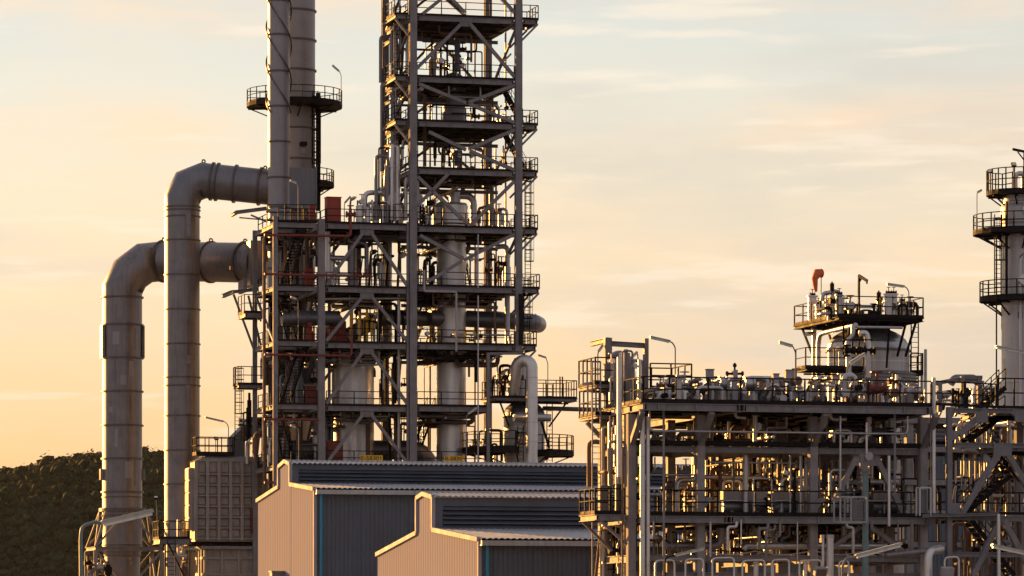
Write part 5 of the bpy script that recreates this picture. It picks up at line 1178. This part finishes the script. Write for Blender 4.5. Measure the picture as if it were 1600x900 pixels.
lamp('strip lamp leaning inward on the outer left post of the rack', [(934,600),(934,552),(937,546)], (935,549), (942,539), vh)
lamp('sunlit strip lamp within the twin posts frame', [(1000,590),(996,552)], (996,550), (980,565), vh-1)
lamp('sunlit strip lamp before the domed drum', [(1324,634),(1324,576),(1327,571)], (1328,568), (1352,553), v0+3, th=.17)
# beige floodlights at the foot
for px, lab, m_ in ((1282,'amber faced floodlight near the bottom below the third column',RUST), (1480,'pale floodlight at the bottom right between the pipes',TRIM)):
    T = Thing('floodlight', lab, 'floodlight', at(px,960,v0-3)); p = at(px, 893, v0-3); T.part('post', MB().box((p.x-.05,p.y+.1,0),(p.x+.05,p.y+.2,p.z)), STEEL)
    T.part('lamp_head', MB().bar(p+V3((0,.15,.05)), p+V3((0,-.15,-.05)), .62, .42), TRIM); T.part('lens', MB().bar(p+V3((0,-.151,-.05)), p+V3((0,-.17,-.055)), .48, .32), m_)

# ------------------------------------------------ stair block at the far right
vS = v0-1.0
T = Thing('stair_block', 'riveted grey stair structure at the right edge in front of the rack', 'stair tower', at(1483,900,vS))
us = [at(1483,700,vS).x, at(1592,700,vS+4.5).x, at(1700,700,vS).x]
T.part('column', MB().box((us[0]-.13, vS-.13, 0), (us[0]+.13, vS+.13, zat(1483,636,vS))), STEEL); T.part('column', MB().box((us[1]-.2, vS+4.3, 0), (us[1]+.2, vS+4.7, zat(1592,645,vS))), CONC)
T.part('column', MB().box((us[2]-.13, vS-.13, 0), (us[2]+.13, vS+.13, zat(1700,636,vS))), STEEL)
for y in (641.5, 695.5, 866): beam(T, at(1488,y,vS), at(1690,y+2,vS), .2, .24)
beam(T, at(1441,806,vS-.4), at(1560,803,vS-.4), .2, .16); beam(T, at(1487,809,vS), at(1690,811,vS), .2, .24)
T.part('deck_plate', MB().box(at(1445,804,vS-.4), at(1560,802.5,vS-.4)+V3((0,2,0))), DECK_SHADE)
for P_ in ([(1562,706),(1500,806)], [(1572,706),(1632,806)], [(1540,640),(1498,680)], [(1580,642),(1640,690)], [(1562,812),(1520,900)], [(1568,812),(1604,880)]): 
    brace(T, at(*P_[0],vS+.05), at(*P_[1],vS+.05), .28)
for (x, y, w_, h_) in ((1567,703,14,9), (1490,680,8,7), (1534,652,10,8), (1492,796,8,10), (1596,650,10,9)):
    T.part('gusset', MB().box(at(x-w_,y+h_,vS-.12), at(x+w_,y-h_,vS-.12)+V3((0,.06,0))), STEEL)
for i,(a_, b_) in enumerate((((1500,806,3.2),(1572,745,3.2)), ((1640,742,3.2),(1560,690,3.2)) if 0 else ((1590,752,4.5),(1545,700,4.5)), ((1508,690,3.2),(1565,648,3.2)), ((1530,640,3.0),(1566,606,3.0)), ((1580,900,3),(1512,812,3)))):
    stair(T, at(a_[0],a_[1],vS+a_[2]), at(b_[0],b_[1],vS+b_[2]), .9, trmat=STEELW)
rail(T, [at(1495,803,vS), at(1690,806,vS)], gap=1.5); rail(T, [at(1456,633,vS), at(1556,638,vS)], gap=1.6, h=1.2, r=.035)
rail(T, [at(1558,638,vS), at(1690,640,vS)], gap=1, h=1.5, r=.035)
T.part('handrail_end', MB().tube(rnd([at(1549,603,vS), at(1549,634,vS), at(1556,640,vS)], .2), .035, 6), DARK)
deck(T, at(1560,690,vS+2).x, at(1700,690,vS+2).x, vS+1.5, vS+5, zat(1600,695,vS), h=.2); deck(T, at(1535,640,vS+2).x, at(1700,640,vS+2).x, vS+.2, vS+5, zat(1600,640,vS), h=.24)
clutter('sunlit pipes behind the stairs at the right edge, upper half', (1490,1600), 650, 700, (vS+5, vS+9), 301, 14, (ALUW, ALU, RUST), .1, valves=5)
clutter('sunlit pipes behind the stairs at the right edge, middle', (1490,1610), 705, 806, (vS+5, vS+9), 302, 24, (ALUW, STEELW, RUST), .1, valves=6)
clutter('dark pipes behind the lowest stairs at the right edge', (1490,1610), 812, 900, (vS+4, vS+9), 303, 18, (DUCTM, STEELW, RUST), .12, valves=6)
pipe_thing('riser_pipe', 'silver pipe at the right end of the stair block landing', [at(1561,960,vS-.6), at(1560,803,vS-.6)], .09, ALUW, flanges=((0,.5),))
T = Thing('cable_box', 'slim grey cabinet frame before the fourth rack column', 'cabinet', at(1445,805,v0-1.3)); A_, B_ = at(1437,806,v0-1.4), at(1454,762,v0-1.4)
m_ = MB(); 
for v in (v0-1.4, v0-.9):
    wire(m_, (A_.x, v, A_.z), (A_.x, v, B_.z), .08); wire(m_, (B_.x, v, A_.z), (B_.x, v, B_.z), .08); wire(m_, (A_.x, v, B_.z), (B_.x, v, B_.z), .08)
T.part('frame', m_, ALU); T.part('back_panel', MB().box((A_.x+.05, v0-.9, A_.z+.1), (B_.x-.05, v0-.86, B_.z-.1)), STEEL)
# dark hall behind the rack
vB = vY(1400, 262)
A_, B_ = at(1124,662,vB), at(1760,662,vB)
T = Thing('process_hall', 'dark slate hall with louvred upper walls seen behind the rack', 'building', (A_.x, vB, 0))
T.part('wall', corr(A_.x, B_.x, .3, .05, lambda u, h: ((u, vB-h, 0), (u, vB-h, zat(1400,705,vB)))), CLAD)
T.part('upper_wall', MB().box((A_.x, vB+.2, zat(1400,706,vB)), (B_.x, vB+.3, A_.z)), CLAD); T.part('side_wall', MB().box((A_.x, vB+.3, 0), (A_.x+.2, vB+6, A_.z)), CLAD)
T.part('roof', corr(A_.x-.3, B_.x, .35, .07, lambda u, h: ((u, vB-.3, A_.z+h+.02), (u, vB+6, A_.z+.7+h)), 'sine'), ROOFM)
for i in range(9):
    z = A_.z-.25-i*.28
    if z < zat(1400,703,vB): break
    T.part('louvre_blade', MB().bar((A_.x+.2, vB+.02, z), (B_.x, vB+.02, z), .24, .03, (0,.5,1)), TRIM)

# second rack farther back, dark
T = Thing('rear_rack', 'second dark pipe rack standing behind the first one', 'pipe rack', at(1100,900,v0+24)); vr = v0+24
ux = [at(x, 700, vr).x for x in (1090, 1200, 1310, 1420, 1540, 1660)]
for u in ux:
    for dv in (0, 5): boxcol(T, (u, vr+dv), 0, zat(1250,650,vr), .4, STEELW)
for y in (655, 700, 752, 800, 850):
    z = zat(1250, y, vr)
    for dv in (0, 5): T.part('beam', MB().bar((ux[0], vr+dv-.25, z), (ux[-1], vr+dv-.25, z), .2, .3), STEELW)
    T.part('deck_plate', MB().box((ux[0], vr, z+.16), (ux[-1], vr+5, z+.2)), DECK_SHADE)
for i in range(5):
    w_ = ['first','second','third','fourth','fifth'][i]
    bayfill(f'pipes filling the {w_} bay of the rear rack, upper half', ux[i]+.3, ux[i+1]-.3, vr+.5, vr+4.6, zat(1250,750,vr), zat(1250,660,vr), 400+i, 16, 3)
    bayfill(f'pipes filling the {w_} bay of the rear rack, lower half', ux[i]+.3, ux[i+1]-.3, vr+.5, vr+4.6, zat(1250,860,vr), zat(1250,756,vr), 420+i, 16, 3)

# ================================================================== TALL DOMED DRUM ON THE RACK (1290-1420)
vT = vY(1355, 235); c = at(1356, 560, vT); mm = mpp(1356, vT); rT = 64*mm
T = Thing('domed_drum', 'large white domed drum rising above the rack with a square top platform', 'vessel', (c.x, vT, 0))
zs = zat(1356, 545, vT); T.part('shell', MB().lathe((c.x, vT), [(rT, 0), (rT, zs)], 48), WHITEV)
T.part('dome', MB().lathe((c.x, vT), [(rT+.05, zs-.1), (rT+.05, zs+.02)]+dome(rT, zs+.03, 8, .52), 48), ALU)
T.part('knuckle_band', MB().ring((c.x, vT, zs-.15), (0,0,1), rT*.98, rT+.1, .14, 48), STEEL)
sleeve(T, (c.x, vT), rT, [zat(1356, y, vT) for y in (567,)], ALUW, 48)
for k_ in range(14):
    a_ = 2*math.pi*k_/14; x, y = c.x+(rT+.015)*math.cos(a_), vT+(rT+.015)*math.sin(a_); T.part('vertical_seam', MB().bar((x, y, zat(1356,600,vT)), (x, y, zs-.2), .03, .03), ALUW)
lo = T.part('lower_ring', MB().lathe((c.x+.2, vT), [(rT*.98, zat(1356,615,vT)), (rT+.25, zat(1356,612,vT)), (rT+.25, zat(1356,584,vT)), (rT*.98, zat(1356,582,vT))], 48), DUCTM)
for i in range(5): T.part('ring_slat', MB().ring((c.x+.2, vT, zat(1356,586+i*5.5,vT)), (0,0,1), rT+.2, rT+.36, .09, 48), DUCTM, lo)
zp = zat(1356, 503, vT); va, vb_ = vT-4.0, vT+3.8; ua, ub = at(1308,500,va).x-.3, at(1444,500,va).x
deck(T, ua+.3, ub, va, vb_, zp, h=.2, joist=1.3, beams=DARK); rail(T, [(ua+.35, vb_-.1, zp), (ua+.35, va+.05, zp), (ub-.05, va+.05, zp), (ub-.05, vb_-.1, zp), (ua+.35, vb_-.1, zp)], h=1.15, gap=1.5, r=.032)
for x in (ua+.8, ua+2.4, ub-1.0, ub-.4):
    for y in (va+.3, vb_-.3): T.part('platform_post', MB().bar((x, y, zp-.25), (c.x+(x-c.x)*.86, vT+(y-vT)*.7, zs-.6), .11, .11), DARK)
for x in (ua+1.2, ub-2): T.part('platform_post', MB().bar((x, va+.4, zp-.25), (x, va+.9, zat(1356,580,vT)), .1, .1), DARK)
z2 = zat(1356, 583, vT); m0, m1 = at(1258,578,vT-rT-1.6).x, at(1350,578,vT-rT-1.6).x
deck(T, m0, m1, vT-rT-1.6, vT-rT+.3, z2, h=.15, beams=DARK); rail(T, [(m0+.05, vT-rT+.2, z2), (m0+.05, vT-rT-1.55, z2), (m1-.05, vT-rT-1.55, z2)], h=1.15, gap=1.5, r=.032)
ladder(T, (c.x+72*mm, vT-.6), zat(1356,610,vT), zp+1.0, 'u', cage=False); ring_platform(T, (c.x, vT), z2, rT+.02, rT+.9, -30, 25, thick=.12, brk=False)
for x in (80, 86): T.part('side_pipe', MB().tube([(c.x+x*mm, vT-1, zat(1356,612,vT)), (c.x+x*mm, vT-1, zat(1356,552 if x == 80 else 546,vT))], .09, 10), ALU)
pipe_thing('vapour_pipe', 'silver pipe bending round the left shoulder of the domed drum', [at(1279,600,vT+.5), at(1279,522,vT+.5), at(1337,508,vT-4.2)], .15, ALU, rad=.6)
pipe_thing('vapour_pipe', 'sunlit straight pipe pair at the left side of the domed drum', [at(1272,600,vT+2), at(1272,510,vT+2)], .14, ALUW)
pipe_thing('vapour_pipe', 'short silver stub pipe poking left under the top platform', [at(1260,522,vT+1.5), at(1272,521,vT+2)], .12, ALU)
pipe_thing('vapour_pipe', 'S bent silver pipe in front of the dome', [at(1324,548,vT-4.4), at(1324,532,vT-4.4), at(1333,524,vT-4.4), at(1333,508,vT-4.4)], .13, ALU, rad=.4)
pipe_thing('vapour_pipe', 'bright elbow pipe curving down onto the valves before the dome', [at(1343,521,vT-4.4), at(1354,520,vT-4.4), at(1357,545,vT-4.4)], .19, ALUW, rad=.5)
pipe_thing('vapour_pipe', 'fat vertical pipe below the valves before the domed drum', [at(1356,590,vT-4.4), at(1356,549,vT-4.4)], .18, ALU)
pipe_thing('vapour_pipe', 'second vertical pipe below the valves, left one', [at(1326,632,vT-4.4), at(1326,552,vT-4.4)], .17, ALU)
pipe_thing('vapour_pipe', 'long thin silver pipe under the front edge of the top platform', [at(1338,511,vT-4.2), at(1410,512,vT-4.2)], .08, ALU)
T = Thing('valve_group', 'row of dark valves in front of the white domed drum', 'valves', at(1340,552,vT-4.4))
for x in (1323,1332,1342,1352,1358): T.part('valve', valve_mb(at(x, 548, vT-4.4), 1.5, (0,0,1) if x % 2 else (1,0,0)), DARK)
# tubes on its platform
g = random.Random(77)
for i, (px, yt, r_, m_, lab) in enumerate(((1269,463,.26,ALUW,'widest sunlit vent tube at the left end of the drum platform'),(1279,477,.20,ALUW,'short sunlit vent tube beside the windsock'),(1291,472,.17,ALU,'vent tube with side pipe under the windsock'),(1300,472,.17,ALU,'middle vent tube of the left cluster'),(1311,462,.2,ALU,'right vent tube of the left cluster'),
      (1374,470,.16,ALU,'slim vent tube left of the twin tubes'),(1388,460,.22,ALUW,'left of the twin fat vent tubes'),(1396,460,.22,ALUW,'right of the twin fat vent tubes'),(1409,472,.15,ALU,'rightmost slim vent tube on the drum platform'))):
    v = (vT+3, vT+1.8, vT-.2, vT-1.5, vT-3)[i] if i < 5 else vT-3+.4*(i % 3); p = at(px, yt, v); T = Thing('vent_tube', lab, 'vent tube', (p.x, v, zp), 'vent tubes on the drum platform'); T.part('tube', MB().tube([(p.x, v, zp), p], r_, 16), m_)
    T.part('flange', MB().ring(p, (0,0,1), .02, r_*1.35, .08, 16), m_); T.part('collar', MB().ring((p.x, v, (p.z+zp)/2), (0,0,1), r_*.9, r_*1.2, .1, 16), m_); T.part('valve', valve_mb(p+V3((0,-.05,.12)), .7), DARK)
clutter('small pipes and valves on the left half of the drum platform', (1285,1330), 460, 503, (vT-3, vT), 501, 12, (ALUW, ALU, DARK), .11, valves=8)
clutter('small valves and pipes on the right half of the drum platform', (1365,1425), 466, 503, (vT-3, vT), 502, 9, (ALU, DARK), .08, valves=7)
clutter('low dark fittings in the middle of the drum platform', (1325,1370), 485, 503, (vT-3, vT), 503, 7, (DARK, ALU), .07, valves=5)
for px, yt, lab in ((1300,440,'tall black relief vent left of the crane post'), (1373,454,'black relief vent above the slim tube right of the crane post')):
    p = at(px, yt, vT-2.6); b_ = at(px, yt+30, vT-2.6); T = Thing('relief_vent', lab, 'vent', b_); T.part('vent_pipe', MB().tube([b_, p], .05, 8), DARK); T.part('vent_head', MB().tube([p+V3((0,0,-.5)), p+V3((0,0,-.1))], .13, 10).ring(p+V3((0,0,-.55)), (0,0,1), .02, .2, .06, 10), DARK)
pipe_thing('crossover_pipe', 'curved pipe linking vent tubes beneath the windsock', [at(1284,470,vT-2.8), at(1286,458,vT-2.8), at(1298,457,vT-2.8)], .12, ALU, rad=.3)
pipe_thing('crossover_pipe', 'curved pipe dropping into the right vent tube of the left cluster', [at(1303,455,vT-2.8), at(1311,456,vT-2.8), at(1312,464,vT-2.8)], .12, ALU, rad=.3)
T = Thing('davit_crane', 'black davit crane post standing on the drum platform', 'crane', at(1342,503,vT-2.8)); p = at(1342,430,vT-2.8); b_ = at(1342,503,vT-2.8)
T.part('post', MB().bar(b_, p, .12, .12), DARK); T.part('arm', MB().bar(p+V3((0,0,-.02)), at(1355,439,vT-3.6), .12, .15), DARK); T.part('strut', MB().bar(at(1342,442,vT-2.8), at(1346,435,vT-3.0), .07, .07), DARK); T.part('hook', MB().ball(at(1354.5,442,vT-3.6), .07, 8, 5), STEEL)
lamp('strip lamp over the right end of the drum platform', [(1420,503),(1420,455),(1416,449)], (1413,448), (1385,444), vT-2.5)
# windsock
T = Thing('windsock', 'orange windsock drooping from a thin mast above the rack', 'windsock', at(1283,508,vT+1)); T.part('mast', MB().tube([at(1283,508,vT+1), at(1283,424,vT+1)], .03, 6), STEEL)
c_ = [at(1283.5,427,vT+1), at(1277,427,vT+.9), at(1273,436,vT+.8), at(1274,446,vT+.8), at(1275,456,vT+.8)]; T.part('sock', MB().tube(c_, [.26,.25,.18,.14,.08], 14), ORG); T.part('hoop', MB().ring(c_[0], (1,0,.1), .22, .27, .05, 14), DARK)
# ================================================================== RIGHT EDGE TOWER
vX = vY(1592, 262); c = at(1594, 500, vX); mm = mpp(1594, vX)
T = Thing('distillation_column', 'tall pale column at the right edge with three railed platforms', 'column', (c.x, vX, 0))
pr = [(32*mm, 0), (32*mm, zat(1594,600,vX)), (29*mm, zat(1594,598,vX)), (29*mm, zat(1594,352,vX)), (31*mm, zat(1594,345,vX)), (31*mm, zat(1594,325,vX)), (27*mm, zat(1594,315,vX)), (27*mm, zat(1594,302,vX))]+dome(27*mm, zat(1594,302,vX), 4, .3)
T.part('shell', MB().lathe((c.x, vX), pr, 44), WHITEV)
for y, r_ in ((318,28.5),(335,31.5),(348,31.2),(395,29.4),(420,29.4),(503,29.4),(530,29.4),(560,29.4),(598,32.5),(380,29.4),(480,29.4)): T.part('seam_band', MB().ring((c.x, vX, zat(1594,y,vX)), (0,0,1), (r_-1)*mm, r_*mm, .06, 44), ALU)
ring_platform(T, (c.x, vX), zat(1594,302,vX), 20*mm, 53*mm, 100, 330, thick=.18, hr=1.5)
ring_platform(T, (c.x, vX), zat(1594,363,vX), 28*mm, 74*mm, 120, 300, thick=.2); ring_platform(T, (c.x, vX), zat(1594,467,vX), 28*mm, 64*mm, 120, 320, thick=.2)
ladder(T, (c.x-46*mm, vX-.9), zat(1594,462,vX), zat(1594,362,vX)+1, 'u', cage=True)
T.part('post', MB().box((c.x-36*mm, vX-1.3, zat(1594,470,vX)), (c.x-33*mm, vX-1.15, zat(1594,345,vX)+1.1)), DARK)
T.part('top_pipe', MB().tube(rnd([(c.x-18*mm, vX-1, zat(1594,302,vX)), (c.x-18*mm, vX-1, zat(1594,275,vX)), (c.x-4*mm, vX-1, zat(1594,273,vX)), (c.x-4*mm, vX-1, zat(1594,300,vX))], .4), .17, 12), ALUW)
T.part('manway', MB().tube([(c.x, vX-28*mm-.3, zat(1594,330,vX)), (c.x, vX-20*mm, zat(1594,330,vX))], .42, 18), ALUW)
for k_ in range(12):
    a_ = 2*math.pi*k_/12+.2; T.part('vertical_seam', MB().bar((c.x+29.2*mm*math.cos(a_), vX+29.2*mm*math.sin(a_), zat(1594,595-40*(k_%3),vX)), (c.x+29.2*mm*math.cos(a_), vX+29.2*mm*math.sin(a_), zat(1594,560-40*(k_%3),vX)), .03, .03), ALU)
T.part('side_pipe', MB().tube(rnd([(c.x-12*mm, vX-31*mm, zat(1594,640,vX)), (c.x-12*mm, vX-31*mm, zat(1594,405,vX)), (c.x-4*mm, vX-27*mm, zat(1594,400,vX))], .3), .11, 10), ALU)
T.part('side_pipe', MB().tube([(c.x+2*mm, vX-31*mm, zat(1594,640,vX)), (c.x+2*mm, vX-31*mm, zat(1594,310,vX))], .06, 8), RUST)
T.part('name_plate', MB().box((c.x-16*mm, vX-30.5*mm, zat(1594,500,vX)), (c.x-8*mm, vX-29*mm, zat(1594,490,vX))), STEEL)
T.part('manway', MB().tube([(c.x-8*mm, vX-28*mm-.35, zat(1594,440,vX)), (c.x-8*mm, vX-20*mm, zat(1594,440,vX))], .35, 18), ALUW)
pipe_thing('drain_pipe', 'thin dark pipe running down left of the right edge column', [at(1557,604,vX-1.5), at(1557,370,vX-1.5)], .05, DARK, flanges=((0,.5),))
lamp('small lamp on a post at the left end of the right column platform', [(1526.5,360),(1526.5,305)], (1527,301), (1534,297), vX-.5, r=.03)
lamp('strip lamp jutting from the right edge across the pale column', [(1640,600),(1640,556)], (1612,553), (1555,542), vX-6, th=.2)
flood('black floodlight at the left corner of the topmost column platform', (1548,300), (1548,268), vX-2, .3, (-.5,-.5,.2)); flood('black floodlight at the middle of the topmost column platform', (1583,300), (1583,258), vX-1.6, .32, (.1,-.7,.3))
T = Thing('davit_crane', 'black davit arm above the right edge column', 'crane', at(1600,300,vX)); T.part('post', MB().bar(at(1601,300,vX), at(1601,236,vX), .14, .14), DARK); T.part('arm', MB().bar(at(1601,237,vX), at(1582,233,vX), .12, .16), DARK); T.part('strut', MB().bar(at(1600,250,vX), at(1590,237,vX), .07, .07), DARK)
# shrub growing on the deck near the right
T = Thing('dry_bush', 'scraggly bush showing above the rack beside the right column', 'bush', at(1546,632,v0+8)); g = random.Random(9); st = MB(); lf = MB(); b_ = at(1546,634,v0+8)
for i in range(26):
    d = V3((g.uniform(-.8,.8), g.uniform(-.5,.5), g.uniform(.5,1.0))).normalized()*g.uniform(.7,1.2); st.bar(b_, b_+d, .02, .02)
    for q in range(16):
        p = b_+d*g.uniform(.3,1.05)+V3((g.gauss(0,.06),g.gauss(0,.06),g.gauss(0,.06))); lf.add([p, p+V3((g.uniform(-.09,.09),g.uniform(-.05,.05),g.uniform(-.09,.09))), p+V3((g.uniform(-.09,.09),g.uniform(-.05,.05),g.uniform(-.09,.09)))], [(0,1,2)])
T.part('stems', st, WOOD); T.part('leaves', lf, fo)
# ================================================================== FOREGROUND BITS
T = Thing('camera_post', 'grey post with twin security cameras in front of the warehouse gable', 'security camera', at(453,960,-30)); p = at(453,868,-30); kk = mpp(453,-30)
T.part('post', MB().tube([(p.x,p.y,0), p], 3.2*kk, 12), STEEL); T.part('bracket', MB().box(p+V3((-.3,-.15,-.05)), p+V3((.25,.15,.12))), STEELW)
for s_, dz in ((-.2,.35),(.18,.55),(.42,.3)):
    q = p+V3((s_, -.1, dz)); T.part('camera', MB().bar(q, q+V3((.12,-.35,-.05)), .16, .16).tube([q+V3((0,.05,-.05)), p+V3((s_*.6,0,.1))], .05, 6), STEELW)
T = Thing('junction_box', 'low grey box beside the security camera post at the bottom edge', 'junction box', at(438,960,-30)); T.part('body', MB().box(at(425,930,-30), at(450,894,-30)+V3((0,.8,0))), STEEL); T.part('lid', MB().box(at(424,894,-30.1), at(451,892,-30.1)+V3((0,1,0))), STEEL)
T = Thing('security_camera', 'small white security camera at the far left of the rack head', 'security camera', at(921,612,vh-1.5)); q = at(921,605,vh-1.5)
T.part('camera', MB().bar(at(923,599,vh-1.5), at(912,600,vh-2.2), .14, .14), TRIM); T.part('bracket', MB().tube(rnd([at(918,601,vh-1.5), at(918,611,vh-1.5), at(926,611,vh-1.5)], .1), .06, 8), TRIM)
clutter('dark machinery at the foot of the outermost left duct', (135,178), 872, 905, (19,21), 601, 6, (DARK, STEELW), .2, valves=6)
hz = link_mesh('haze', MB().box((-2500,-60,-1), (2500,4200,170)), GROUND); hz['kind'] = 'stuff'
hzm = bpy.data.materials.new('air_haze'); hzm.use_nodes = True; t = hzm.node_tree; t.nodes.clear()
ho = t.nodes.new('ShaderNodeOutputMaterial'); pv = t.nodes.new('ShaderNodeVolumePrincipled'); pv.inputs['Color'].default_value = (.93,.92,.95,1); pv.inputs['Density'].default_value = .000006
t.links.new(pv.outputs[0], ho.inputs['Volume']); hz.data.materials.clear(); hz.data.materials.append(hzm)
for ob in S.objects:
    if ob.type == 'MESH' and not ob.parent and 'kind' not in ob and 'label' not in ob: print('LOOSE', ob.name)
print('objects', len(S.objects), 'tris', sum(len(o.data.polygons) for o in S.objects if o.type == 'MESH'))
